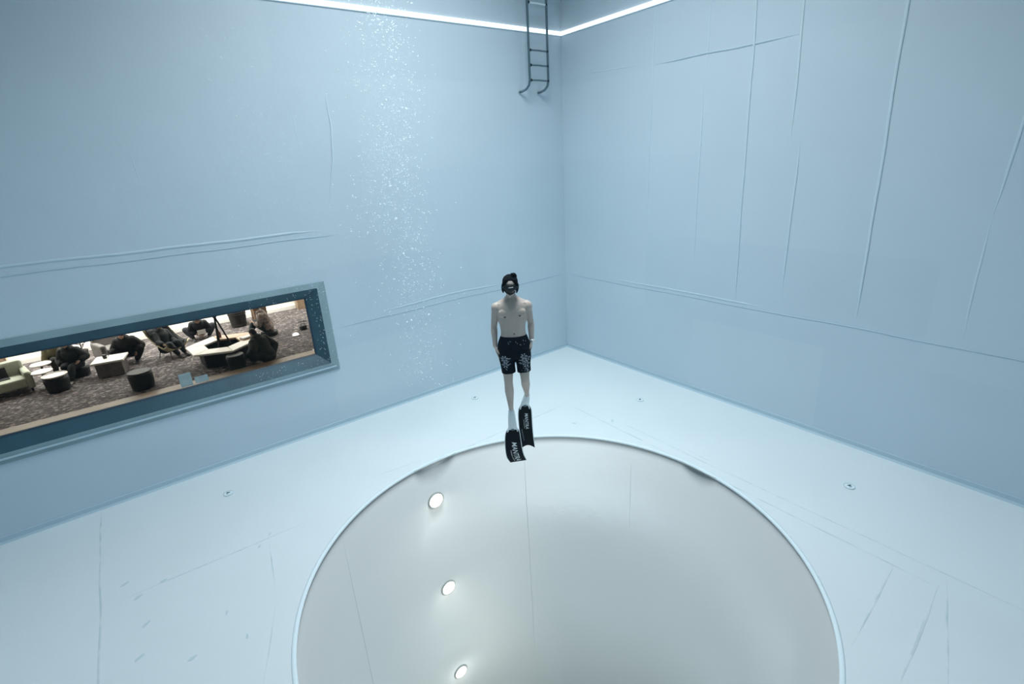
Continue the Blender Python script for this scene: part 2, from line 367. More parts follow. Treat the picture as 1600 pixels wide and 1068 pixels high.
# ------------------------------------------------------------------ pit lamps
def pit_lamp(ang, z, label, energy=1.1):
    a = radians(ang); o = empty('pit_lamp', (CX + PR * cos(a), CY + PR * sin(a), z), a + pi / 2, label, 'lamp', 'round lamps set in the pit wall')
    # local: +y points into the wall's inside... lamp faces local -(-y): build facing +Y then flip
    def disc(r, d0, d1, bev, M, name):
        bm = bmesh.new(); cyl(bm, (0, 0, 0), r, abs(d1 - d0), 32, r - bev, 0)
        for v in bm.verts: v.co = V((v.co.x, d0 + v.co.z, v.co.y))
        return link(name, bm, M, o, smooth=False)
    # ring
    bm = bmesh.new(); N = 36; A = []
    for r, d in ((.128, -.01), (.128, .018), (.118, .028), (.105, .026), (.100, .006), (.100, -.01)):
        A.append([bm.verts.new((r * cos(2 * pi * k / N), d, r * sin(2 * pi * k / N))) for k in range(N)])
    for i in range(6):
        for k in range(N): bm.faces.new((A[i][k], A[i][(k + 1) % N], A[(i + 1) % 6][(k + 1) % N], A[(i + 1) % 6][k]))
    link('ring', bm, M_ringg, o, smooth=True)
    bm = bmesh.new(); A = []
    for r, d in ((.10, 0), (.098, .014), (.085, .024), (.055, .032), (.02, .035)):
        A.append([bm.verts.new((r * cos(2 * pi * k / N), d, r * sin(2 * pi * k / N))) for k in range(N)])
    for i in range(4):
        for k in range(N): bm.faces.new((A[i][k], A[i][(k + 1) % N], A[i + 1][(k + 1) % N], A[i + 1][k]))
    bm.faces.new(A[-1]); bm.faces.new(A[0][::-1]); link('lens', bm, M_lamp, o, smooth=True)
    pl = bpy.data.lights.new('pit_lamp_glow', 'POINT'); pl.energy = energy; pl.color = (1, .93, .84); pl.shadow_soft_size = .03; po = bpy.data.objects.new('pit_lamp_glow', pl); COL.objects.link(po); po.parent = o; po.location = (0, .16, 0)
    return o
pit_lamp(91.5, -.642, 'topmost glowing round lamp in the grey pit wall, just under the rim')
pit_lamp(91.0, -2.307, 'middle glowing round lamp of the vertical row in the grey pit wall')
pit_lamp(90.3, -4.19, 'lowest glowing round lamp in the grey pit wall, at the bottom of the photo')
for z, E_, sp, az, to in ((-1.0, 12, 180, 302, None), (-3.4, 26, 180, 302, None), (-6.2, 46, 180, 302, None), (-.9, 3, 44, 280, -1.3), (-2.6, 2.6, 44, 280, -2.9), (-4.4, 3, 44, 280, -4.6)):   # unseen lights added to even out the pit and warm one wall band
    l = bpy.data.lights.new('pit_fill_light', 'AREA'); l.shape = 'DISK'; l.size = .5; l.energy = E_; l.spread = radians(sp); l.color = (1.0, .97, .94) if to is None else (1.0, .80, .64)
    o = bpy.data.objects.new('pit_fill_light', l); COL.objects.link(o); a = radians(az); o.location = (CX + (PR - .06) * cos(a), CY + (PR - .06) * sin(a), z)
    o.rotation_euler = (V((CX, CY, z) if to is None else (CX + .25, CY + PR, to)) - o.location).to_track_quat('-Z', 'Y').to_euler()

# ------------------------------------------------------------------ floor fittings
def fitting(x, y, label):
    o = empty('floor_inlet', (x, y, 0), random.random() * 3, label, 'inlet', 'round water inlets in the pool floor')
    bm = bmesh.new(); cyl(bm, (0, 0, 0), .075, .012, 28, .066, .004); link('flange', bm, M_rim, o)
    bm = bmesh.new(); cyl(bm, (0, 0, .012), .030, .012, 20, .024, .004); link('nozzle', bm, M_steel_l, o)
    bm = bmesh.new(); box(bm, (-.024, -.006, .0235), (.024, .006, .0265)); link('slot', bm, M_black, o)
    bm = bmesh.new()
    pts = [(0.069 * cos(t), .069 * sin(t), .006) for t in [radians(k) for k in range(0, 361, 15)]]
    ribbon(bm, [V(p) for p in pts], .005, .007, nz); link('groove_ring', bm, M_steel_l, o); o.scale = (.85,) * 3
fitting(-2.973, -.746, 'small round floor inlet left of the diver, near the left wall')
fitting(-.963, -2.797, 'small round floor inlet right of the diver, by the base of the right wall')
fitting(-.996, -5.986, 'small round floor inlet at the far right, between right wall and pit')
fitting(-6.956, -.809, 'small round floor inlet below the viewing window')

# ------------------------------------------------------------------ ladder
ld = empty('pool_ladder', (-.69, 0, 5.05), label='dark steel pool ladder hanging on the left wall beside the corner', cat='ladder')
def circ_tube(bm, P, r, seg=10): tube(bm, [(*p, r, r) for p in P], ref=(.3, -.2, .1), seg=seg, sub=1)
for s, nm in ((-1, 'rail'), (1, 'rail')):
    x = s * .215
    P = [(x, -.15, 3.1), (x, -.15, .30), (x, -.15, .2), (x - .012, -.135, .12), (x - .05, -.10, .06), (x - .10, -.05, .03), (x - .13, -.0, .02)]
    bm = bmesh.new(); circ_tube(bm, P, .021); link(nm, bm, M_steel, ld, smooth=True)
    bm = bmesh.new(); cyl(bm, (0, 0, 0), .03, .012, 16)
    for v in bm.verts: v.co = V((x - .13 + v.co.x, -v.co.z, .02 + v.co.y))
    link('wall_foot', bm, M_steel_l, ld)
for z in (.20, .435, .665, .90, 1.135, 1.37, 1.6):
    if 0.8 < z < 1.3: continue
    bm = bmesh.new()
    P = [(-.215, -.15, z), (-.1, -.15, z), (0, -.152, z + .003), (.1, -.15, z), (.215, -.15, z)]
    circ_tube(bm, P, .014, 8); r_ = link('rung', bm, M_steel if z < 1.3 else M_rim, ld, smooth=True)
    bm = bmesh.new(); ell(bm, (-.185, -.15, z), (.026, .026, .024)); link('clamp', bm, M_black, r_, smooth=True)
    bm = bmesh.new(); ell(bm, (.208, -.15, z), (.02, .026, .022)); link('clamp', bm, M_black, r_, smooth=True)

# ------------------------------------------------------------------ viewing window
win = empty('window_1', ((WX0 + WX1) / 2, 0, WZ0)); tag(win, kind='structure')
def W2(o):  # parent keeping world coords
    o.parent = win; o.matrix_parent_inverse = Matrix.Translation((-(WX0 + WX1) / 2, 0, -WZ0)); return o
def frame(name, o_, i_, y_o, y_i, yb, M):
    """picture-frame ring between rectangles o_ (at depth y_o) and i_ (depth y_i)"""
    bm = bmesh.new(); (ax, bx, az, bz), (cx_, dx, cz, dz) = o_, i_
    O = [(ax, az), (bx, az), (bx, bz), (ax, bz)]; I = [(cx_, cz), (dx, cz), (dx, dz), (cx_, dz)]
    R4 = [[bm.verts.new((x, y, z)) for x, z in Q] for Q, y in ((O, yb), (O, y_o), (I, y_i), (I, yb + .02))]
    for a in range(3):
        for k in range(4): bm.faces.new((R4[a][k], R4[a][(k + 1) % 4], R4[a + 1][(k + 1) % 4], R4[a + 1][k]))
    for k in range(4): bm.faces.new((R4[3][k], R4[3][(k + 1) % 4], R4[0][(k + 1) % 4], R4[0][k]))
    return W2(link(name, bm, M))
frame('outer_frame', (WX0 - .115, -4.99, .972, 2.40), (WX0 - .09, -5.112, 1.105, 2.32), -.014, -.03, .0, M_frame_l)
frame('inner_frame', (WX0 - .09, -5.112, 1.105, 2.32), (WX0, -5.275, 1.262, 2.18), -.026, .085, .10, M_frame_d)
frame('gasket', (WX0 + .0, -5.272, 1.258, 2.183), (WX0 + .02, -5.292, 1.275, 2.168), .078, .092, .10, M_gasket)
W2(Box('bottom_bead', (WX0 - .1, -.040, 1.03), (-5.04, -.012, 1.05), M_seamd))
W2(Box('pane', (WX0, .10, WZ0), (WX1, .115, WZ1), M_glass))
# ------------------------------------------------------------------ lounge behind the window
LZ = -.59
def st(o): tag(o, kind='structure'); return o
st(Box('floor_lounge', (-15, .4, LZ - .2), (-1.5, 11.2, LZ), M_carpet))
st(Box('ceiling_lounge', (-15, .4, 2.7), (-1.5, 11.2, 2.85), M_white))
wb = st(Box('wall_lounge_back', (-15, 11.0, LZ), (-1.5, 11.2, 2.7), M_white))
st(Box('wall_lounge_side', (-1.7, .4, LZ), (-1.5, 11.0, 2.7), M_white))
st(Box('wall_lounge_end', (-15.2, .4, LZ), (-15, 11.2, 2.7), M_cream))
st(Box('wall_lounge_front', (-15, .4, LZ), (-1.7, .5, 0), M_white))
Box('cream_band', (-15, 10.985, -.30), (-1.7, 11.0, -.10), M_cream, wb)
st(Box('baseboard_lounge', (-15, 10.9, LZ), (-2.98, 11.0, LZ + .14), M_white, bev=.01))
M_oak = mat('oak_post', (0.34, 0.24, 0.15), 0.55, var=.3, vscale=9)
M_ledge = mat('ledge_wood', (0.27, 0.20, 0.14), 0.5, var=.2, vscale=3)
st(Box('trim_2', (-2.98, 10.6, LZ), (-2.72, 10.9, 2.7), M_oak, bev=.01))
lg = st(Box('trim_3', (-14.9, .5, LZ), (-3.95, 5.75, LZ + .05), M_ledge, bev=.008))
Box('edge_strip', (-3.95, .5, LZ), (-3.90, 5.78, LZ + .055), M_white, lg)

# ------------------------------------------------------------------ people builder
def ik(a, t, l1, l2, pole):
    a, t, pole = V(a), V(t), V(pole); d = t - a; L = min(d.length, (l1 + l2) * .999); d.normalize(); t = a + d * L
    x = (l1 * l1 - l2 * l2 + L * L) / (2 * L); h = math.sqrt(max(l1 * l1 - x * x, 0)); p = (pole - d * pole.dot(d)).normalized()
    return a + d * x + p * h, t
def hand(bm, w, d, n, side, s=1.0, curl=.25):
    """palm, four unequal bent fingers, thumb leaving the side of the palm"""
    w, d, n = V(w), V(d).normalized(), V(n); n = (n - d * n.dot(d)).normalized(); lat = d.cross(n) * side
    P = lambda a, b, c=0: w + (d * a + lat * b + n * c) * s
    tube(bm, [(*P(-.012, 0), .024 * s, .016 * s), (*P(.025, 0), .032 * s, .014 * s), (*P(.065, 0), .040 * s, .0135 * s), (*P(.088, 0), .037 * s, .011 * s)], ref=n, seg=12, sub=2)
    for k, (b, L) in enumerate(((.029, .068), (.010, .078), (-.010, .071), (-.028, .055))):
        r = .0088 * s; q0 = P(.075, b); q1 = P(.088 + L * .35, b * 1.06, L * .05 + .0); q2 = P(.088 + L * .72, b * 1.1, L * curl * .7); q3 = P(.088 + L * .97, b * 1.1, L * curl * 1.5)
        tube(bm, [(*q0, r), (*q1, r * .98), (*q2, r * .9), (*q3, r * .75)], ref=n, seg=8, sub=2)
    tube(bm, [(*P(.012, .02), .015 * s), (*P(.04, .042, .008), .0125 * s), (*P(.065, .056, .014), .0105 * s), (*P(.09, .060, .022), .009 * s)], ref=n, seg=8, sub=2)
def head(bm, M):
    tmp = bmesh.new()
    ell(tmp, (0, .006, .028), (.074, .094, .087), seg=20); ell(tmp, (0, -.032, -.045), (.056, .060, .062), seg=16); ell(tmp, (0, -.072, -.088), (.026, .020, .021))
    ell(tmp, (0, -.055, .0), (.062, .04, .06))
    tube(tmp, [(0, -.082, .022, .009), (0, -.098, -.002, .011), (0, -.106, -.022, .014), (0, -.092, -.030, .011)], ref=(0, -1, 0.01), seg=8, sub=2)
    for s in (-1, 1):
        ell(tmp, (s * .076, .012, -.002), (.010, .019, .031)); ell(tmp, (s * .028, -.084, .030), (.024, .010, .008)); ell(tmp, (s * .04, -.068, -.02), (.024, .022, .02))
    ell(tmp, (0, -.090, -.052), (.021, .009, .0055)); ell(tmp, (0, -.088, -.063), (.018, .009, .006))
    me = bpy.data.meshes.new('h'); tmp.to_mesh(me); tmp.free(); me.transform(M); bm.from_mesh(me); bpy.data.meshes.remove(me)
def spine(J, s):
    P = [V(J[k]) for k in ('crotch', 'waist', 'chest', 'neck')]; L = [(b - a).length for a, b in zip(P, P[1:])]; t = s * sum(L)
    for a, b, l in zip(P, P[1:], L):
        if t <= l + 1e-6: return a.lerp(b, t / l)
        t -= l
    return P[-1]
TORSO = [(0, .115, .085), (.10, .160, .105), (.20, .160, .105), (.38, .138, .090), (.52, .144, .098), (.66, .160, .108), (.78, .170, .110), (.88, .162, .095), (.96, .10, .072), (1.0, .062, .056)]
def torso(bm, J, k=1.0, off=0.0, s0=0.0, s1=1.0, sx=1.0):
    P = [(*spine(J, s), (a * k * sx + off), b * k + off) for s, a, b in TORSO if s0 - 1e-6 <= s <= s1 + 1e-6]
    tube(bm, P, ref=J['front'], seg=24, sub=3)
def limb(bm, pts, ref, seg=14, off=0): tube(bm, [(*p, r + off, q + off) for p, r, q in pts], ref=ref, seg=seg, sub=4)
def lerp(a, b, t): return V(a).lerp(V(b), t)
def arm(bm, J, i, k=1.0, off=0, t0=0.0, t1=2.0):
    s, e, w = J['sh'][i], J['el'][i], J['wr'][i]
    prof = [(0, .050, .052), (.25, .047, .050), (.55, .042, .044), (.92, .036, .036), (1.08, .036, .036), (1.25, .038, .040), (1.6, .031, .032), (2.0, .026, .021)]
    pts = [(lerp(s, e, t) if t <= 1 else lerp(e, w, t - 1), a * k, b * k) for t, a, b in prof if t0 <= t <= t1]
    limb(bm, pts, J['front'], off=off)
def leg(bm, J, i, k=1.0, off=0, t0=0.0, t1=2.0, back=None):
    h, n, a = J['hip'][i], J['kn'][i], J['an'][i]
    prof = [(0, .088, .092, 0), (.3, .080, .085, 0), (.65, .064, .066, 0), (.92, .052, .054, -.004), (1.08, .050, .050, 0), (1.3, .053, .056, .016), (1.55, .043, .046, .012), (1.85, .030, .032, .004), (2.0, .030, .034, 0)]
    sh = (V(a) - V(n)).normalized(); th = (V(n) - V(h)).normalized(); b = back if back is not None else -V(J['front'])
    pts = [((lerp(h, n, t) if t <= 1 else lerp(n, a, t - 1)) + V(b) * q * k, x * k, y * k) for t, x, y, q in prof if t0 <= t <= t1]
    limb(bm, pts, J['front'], off=off, seg=16)
def eyes(par, M, k, mats):
    for s in (-1, 1):
        bm = bmesh.new(); ell(bm, (0, 0, 0), (.0135, .010, .009)); o = link('eye', bm, mats[0], par, smooth=True); o.data.transform(M @ Matrix.Translation((s * .030, -.088, .010)))
        bm = bmesh.new(); ell(bm, (0, 0, 0), (.006, .004, .006)); o2 = link('iris', bm, mats[1], o, smooth=True); o2.data.transform(M @ Matrix.Translation((s * .030, -.0965, .010)))
M_eye = mat('eye_white', (.8, .8, .78), .3); M_iris = mat('iris_dark', (.03, .02, .015), .2)

# ------------------------------------------------------------------ the freediver
M_skin = mat('diver_skin', (0.57, 0.475, 0.42), 0.55, var=.12, vscale=5)
M_hair = mat('wet_black_hair', (0.003, 0.005, 0.008), 0.8, spec=.1)
M_short = mat('black_boardshorts', (0.005, 0.008, 0.014), 0.9, bump=.3, bscale=24, spec=.1)
M_print = mat('pale_flower_print', (0.42, 0.45, 0.50), 0.7, col2=(0.10, 0.13, 0.17), vscale=75)
M_blade = mat('black_fin_blade', (0.003, 0.006, 0.010), 0.55, spec=.15)
M_pocket = mat('white_foot_pocket', (0.86, 0.92, 0.93), 0.4)
M_text = mat('fin_lettering', (0.80, 0.84, 0.86), 0.5)
M_text2 = mat('fin_small_print', (0.32, 0.38, 0.42), 0.5)
M_nip = mat('nipple', (0.10, 0.075, 0.07), 0.6)
ZB = .45
dv = empty('person', (-4.018, -3.404, ZB), radians(-35.66), 'shirtless freediver in black flowered shorts, mask and long black fins hanging over the pit', 'person')
def z(v): return v - ZB
J = dict(crotch=(0, .0, z(1.90)), waist=(.0, -.0, z(2.14)), chest=(-.002, -.004, z(2.34)), neck=(-.003, .0, z(2.545)), front=(0, -1, .02),
         sh=[(-.172, .005, z(2.440)), (.168, .005, z(2.450))], el=[(-.212, .055, z(2.205)), (.205, .055, z(2.225))], wr=[(-.212, .01, z(1.985)), (.203, .01, z(2.015))],
         hip=[(-.085, 0, z(1.98)), (.085, 0, z(1.98))], kn=[(-.088, -.03, z(1.545)), (.105, -.045, z(1.575))], an=[(-.077, .035, z(1.13)), (.128, .25, z(1.235))])
bm = bmesh.new(); torso(bm, J)
for s, nk in ((-1, .0), (1, .0)):
    tube(bm, [(s * .030, .014, z(2.545), .030, .03), (s * .085, .012, z(2.498), .036, .036), (s * .15, .008, z(2.460), .042, .042)], seg=12)          # trapezius
    ell(bm, (s * .074, -.072, z(2.385)), (.078, .036, .056), Matrix.Rotation(radians(-8 * s), 3, 'Y'))                                           # pectorals
    ell(bm, (s * .172, .0, z(2.435)), (.056, .052, .062))                                                                                          # deltoid
    tube(bm, [(s * .018, -.056, z(2.486), .009), (s * .08, -.060, z(2.488), .008), (s * .145, -.026, z(2.478), .012)], seg=8)                       # clavicle
    ell(bm, (s * .030, -.078, z(2.19)), (.034, .018, .105)); ell(bm, (s * .125, .01, z(2.32)), (.04, .075, .09))
tube(bm, [(0, .01, z(2.50), .058, .056), (-.002, .006, z(2.56), .050, .052), (-.004, -.004, z(2.62), .050, .054)], seg=18)                       # neck
HM = Matrix.Translation((-.006, -.022, z(2.675))) @ Matrix.Rotation(radians(4), 4, 'Y') @ Matrix.Rotation(radians(5), 4, 'X') @ Matrix.Scale(.93, 4)
head(bm, HM)
for i in (0, 1): arm(bm, J, i); leg(bm, J, i)
hand(bm, J['wr'][0], (.034, -.02, -.17), (.95, .10, .2), 1, s=.95, curl=.15)
hand(bm, J['wr'][1], (-.028, -.02, -.17), (-.95, .10, .2), -1, s=.95, curl=.15)
tube(bm, [(-.077, .05, z(1.13), .034), (-.076, .03, z(1.08), .036, .032), (-.074, .0, z(1.02), .032, .018)], seg=12)
tube(bm, [(.128, .265, z(1.235), .034), (.122, .264, z(1.19), .034, .030), (.113, .265, z(1.15), .030, .018)], seg=12)
body = remesh('body', bm, M_skin, dv, .0045, smooth=5)
bvh = BVHTree.FromPolygons([v.co for v in body.data.vertices], [p.vertices for p in body.data.polygons])
def decal(name, polys, tree, M, parent, off=.002, th=.002):
    """thin raised print: planar polygons (x,z) laid on the front of a surface"""
    bm = bmesh.new()
    for poly in polys:
        cx_ = sum(p[0] for p in poly) / len(poly); cz = sum(p[1] for p in poly) / len(poly); ring = []
        for x, zz in [(cx_, cz)] + list(poly):
            h = tree.ray_cast(V((x, -1, zz)), V((0, 1, 0)))
            if h[0] is None: ring = None; break
            ring.append(h[0] + V((0, -1, 0)) * off)
        if not ring: continue
        a = [bm.verts.new(p) for p in ring]; b = [bm.verts.new(p + V((0, th, 0))) for p in ring]; n = len(poly)
        for k in range(n):
            j = k % n + 1; l = (k + 1) % n + 1
            bm.faces.new((a[0], a[j], a[l])); bm.faces.new((b[0], b[l], b[j])); bm.faces.new((a[j], b[j], b[l], a[l]))
    return link(name, bm, M, parent)
def disc(cx_, cz, rx, rz, n=12): return [(cx_ + rx * cos(2 * pi * k / n), cz + rz * sin(2 * pi * k / n)) for k in range(n)]
decal('nipple', [disc(-.083, z(2.352), .012, .010)], bvh, M_nip, dv, .0015); decal('nipple', [disc(.080, z(2.358), .012, .010)], bvh, M_nip, dv, .0015)
decal('navel', [disc(.008, z(2.150), .008, .009)], bvh, M_nip, dv, .0012)
eyes(dv, HM, 1, (M_eye, M_iris))
# hair with a small bun
bm = bmesh.new(); ell(bm, (0, .022, .050), (.092, .096, .086), seg=20); ell(bm, (0, .040, -.02), (.090, .072, .085), seg=16)
for s in (-1, 1): tube(bm, [(s * .050, -.058, .088, .020), (s * .080, -.042, .03, .020), (s * .083, -.025, -.035, .016), (s * .078, -.010, -.075, .008)], seg=10)
tube(bm, [(.018, .0, .115, .022), (.036, -.008, .142, .024), (.058, -.006, .128, .020), (.068, .0, .108, .010)], seg=10)
tube(bm, [(.03, -.01, .145, .014), (.008, -.012, .158, .006)], seg=8)
for k in range(16): a = random.choice((-1, 1)) * random.uniform(.55, 1.3); tube(bm, [(.05 * sin(a), -.02, .115, .010), (.078 * sin(a), -.050, .090, .008), (.088 * sin(a), -.070 * cos(a) - .010, .060 + .008 * random.random(), .004)], seg=6, sub=2)
hr = remesh('hair', bm, M_hair, dv, .0045, smooth=2); hr.data.transform(HM)
# mask: skirt, frame, lens, strap
bm = bmesh.new(); A = []
def mprof(sc, y):
    out = []
    for k in range(40):
        a = 2 * pi * k / 40; x = .078 * cos(a) * sc; zz = .043 * sin(a) * sc
        if sin(a) < 0: zz *= 1.45 + .12 * math.exp(-(x / .03) ** 2)
        if sin(a) < 0 and abs(x) < .02: zz *= 1.0
        out.append((x, y + abs(x) ** 2 * 7.5, zz + .004))
    return out
rings = [mprof(1.02, -.060), mprof(1.06, -.080), mprof(1.06, -.118), mprof(.96, -.131), mprof(.90, -.129), mprof(.88, -.118)]
A = [[bm.verts.new(p) for p in r] for r in rings]
for a, b in zip(A, A[1:]):
    for k in range(40): bm.faces.new((a[k], a[(k + 1) % 40], b[(k + 1) % 40], b[k]))
bm.faces.new(A[0][::-1]); bm.faces.new(A[-1])
mk = link('mask', bm, M_black, dv, smooth=True); mk.data.transform(HM)
bm = bmesh.new(); A = [[bm.verts.new(p) for p in r] for r in (mprof(.90, -.129), mprof(.80, -.135))]
for k in range(40): bm.faces.new((A[0][k], A[0][(k + 1) % 40], A[1][(k + 1) % 40], A[1][k]))
bm.faces.new(A[1]); bm.faces.new(A[0][::-1]); M_lens = mat('mask_lens', (.006, .010, .012), .25, spec=.5); o = link('lens', bm, M_lens, mk, smooth=True); o.data.transform(HM)
bm = bmesh.new(); tube(bm, [(-.024, -.131, .022, .002, .002), (-.002, -.136, .025, .0035, .004), (.030, -.131, .031, .0025, .003)], seg=8); o = link('lens_glint', bm, mat('painted_glint', (.75, .80, .82), .2), mk, smooth=True); o.data.transform(HM)  # highlight on the lens, modelled as a pale bar
bm = bmesh.new(); P = [(.086 * cos(a), .014 + .108 * sin(a), .008 + .03 * max(0, sin(a))) for a in [radians(k) for k in range(-38, 219, 8)]]
tube(bm, [(*p, .004, .011) for p in P], ref=(0, 0, 1), seg=8, sub=1); o = link('strap', bm, M_black, mk, smooth=True); o.data.transform(HM)
for s in (-1, 1):
    bm = bmesh.new(); box(bm, (s * .078 - .008, -.062, -.006), (s * .078 + .008, -.040, .018), .003); o = link('buckle', bm, M_steel, mk); o.data.transform(HM)
bm = bmesh.new(); tube(bm, [(.050, -.118, -.012, .005), (.058, -.112, -.020, .005), (.066, -.102, -.026, .004)], seg=8); o = link('side_clip', bm, M_steel_l, mk, smooth=True); o.data.transform(HM)
# watch on the left wrist
w = V(J['wr'][1]); wt = bmesh.new(); d = V((-.06, .3, .9)).normalized(); mt = d.to_track_quat('Z', 'Y').to_matrix().to_4x4(); mt.translation = w + V((.002, .002, .012))
N = 28; A = []
for r_, h in ((.031, -.011), (.0345, -.011), (.0345, .011), (.031, .011)): A.append([wt.verts.new(mt @ V((r_ * cos(2 * pi * k / N), r_ * .86 * sin(2 * pi * k / N), h))) for k in range(N)])
for i in range(4):
    for k in range(N): wt.faces.new((A[i][k], A[i][(k + 1) % N], A[(i + 1) % 4][(k + 1) % N], A[(i + 1) % 4][k]))
wo = link('watch', wt, M_steel_l, dv, smooth=True)
bm = bmesh.new(); box(bm, (-.019, -.019, 0), (.019, .019, .010), .004); f = (V((.45, -.85, .1))).to_track_quat('Z', 'Y').to_matrix().to_4x4(); f.translation = w + V((.016, -.028, .012)); o = link('dial', bm, M_pocket, wo); o.data.transform(f)
# board shorts
bm = bmesh.new()
tube(bm, [(0, 0, z(2.112), .145, .100), (0, 0, z(2.06), .165, .116), (0, .002, z(2.0), .184, .128), (0, .004, z(1.92), .184, .130), (0, .004, z(1.850), .165, .122)], ref=(0, -1, 0), seg=28, cap='flat')
tube(bm, [(-.088, .0, z(1.97), .097, .114), (-.088, -.004, z(1.86), .094, .108), (-.082, -.012, z(1.76), .082, .092), (-.078, -.020, z(1.668), .080, .086)], ref=(0, -1, 0), seg=24, cap='flat')
tube(bm, [(.088, .0, z(1.97), .097, .114), (.092, -.004, z(1.86), .094, .108), (.094, -.016, z(1.76), .080, .092), (.100, -.028, z(1.672), .078, .086)], ref=(0, -1, 0), seg=24, cap='flat')
sh = remesh('shorts', bm, M_short, dv, .006, smooth=3)
for v in sh.data.vertices:   # cloth folds
    q = v.co; nn = noise.noise(V((q.x * 14, q.y * 14, q.z * 5))); v.co += V((q.x - (.085 if q.x > 0 else -.085) * (q.z < z(1.9)), q.y, 0)).normalized() * nn * .007
bs = BVHTree.FromPolygons([v.co for v in sh.data.vertices], [p.vertices for p in sh.data.polygons])
def petal(cx_, cz, a, L, wd):
    out = []
    for k in range(10):
        t = 2 * pi * k / 10; u = (1 + cos(t)) / 2 * L + .006; v = sin(t) * wd * (0.6 + .4 * cos(t)); out.append((cx_ + u * cos(a) - v * sin(a), cz + u * sin(a) + v * cos(a)))
    return out
def flower(cx_, cz, r, n, rot=0): return [petal(cx_, cz, rot + 2 * pi * k / n, r * .9, r * .34) for k in range(n)]
def bits(k, x0, x1, z0, z1): return [petal(random.uniform(x0, x1), random.uniform(z0, z1), random.uniform(0, 6.3), random.uniform(.010, .022), .004) for _ in range(k)]
FL = flower(-.120, z(1.865), .040, 7, .3) + flower(-.110, z(1.79), .038, 6, .0) + flower(-.10, z(1.83), .024, 5) + [petal(-.105, z(1.865), .1, .055, .008), petal(-.100, z(1.785), .35, .052, .008), petal(-.12, z(1.76), -.9, .04, .006)] + bits(6, -.15, -.08, z(1.75), z(1.90))
decal('flower_print', FL, bs, M_print, sh, .003)
FR = flower(.100, z(1.885), .036, 6, .2) + flower(.105, z(1.84), .036, 7, .5) + flower(.125, z(1.79), .038, 6) + flower(.140, z(1.855), .030, 5, .4) + flower(.130, z(1.745), .024, 5) + [petal(.10, z(1.845), 3.3, .055, .009), petal(.10, z(1.79), 2.9, .055, .009), petal(.125, z(1.74), -1.4, .05, .006), petal(.14, z(1.74), -1.7, .05, .006)] + bits(14, .07, .16, z(1.685), z(1.90))
decal('flower_print', FR, bs, M_print, sh, .003)
for q in bits(6, .0, .13, z(2.03), z(2.085)) + [petal(-.07, z(2.07), -1.2, .03, .004), petal(-.06, z(2.07), .0, .02, .004)]: decal('waist_print', [q], bs, M_print, sh, .003)

# fins: blade as a curved sheet with side rails, foot pocket, lettering bent onto the blade
def text_mesh(body_, size, shear=0.0, bold=0.0):
    c = bpy.data.curves.new('t', 'FONT'); c.body = body_; c.size = size; c.shear = shear; c.offset = bold; c.resolution_u = 3
    o = bpy.data.objects.new('t', c); COL.objects.link(o); dg = bpy.context.evaluated_depsgraph_get()
    me = bpy.data.meshes.new_from_object(o.evaluated_get(dg)); bpy.data.objects.remove(o); return me
def interp(P, t):
    """P rows at equal parameters, Catmull-Rom"""
    n = len(P) - 1; f = min(max(t, 0), 1) * n; i = min(int(f), n - 1); u = f - i
    p0, p1, p2, p3 = P[max(i - 1, 0)], P[i], P[i + 1], P[min(i + 2, n)]
    return [0.5 * ((2 * b) + (c - a) * u + (2 * a - 5 * b + 4 * c - d) * u * u + (3 * b - a - 3 * c + d) * u ** 3) for a, b, c, d in zip(p0, p1, p2, p3)]
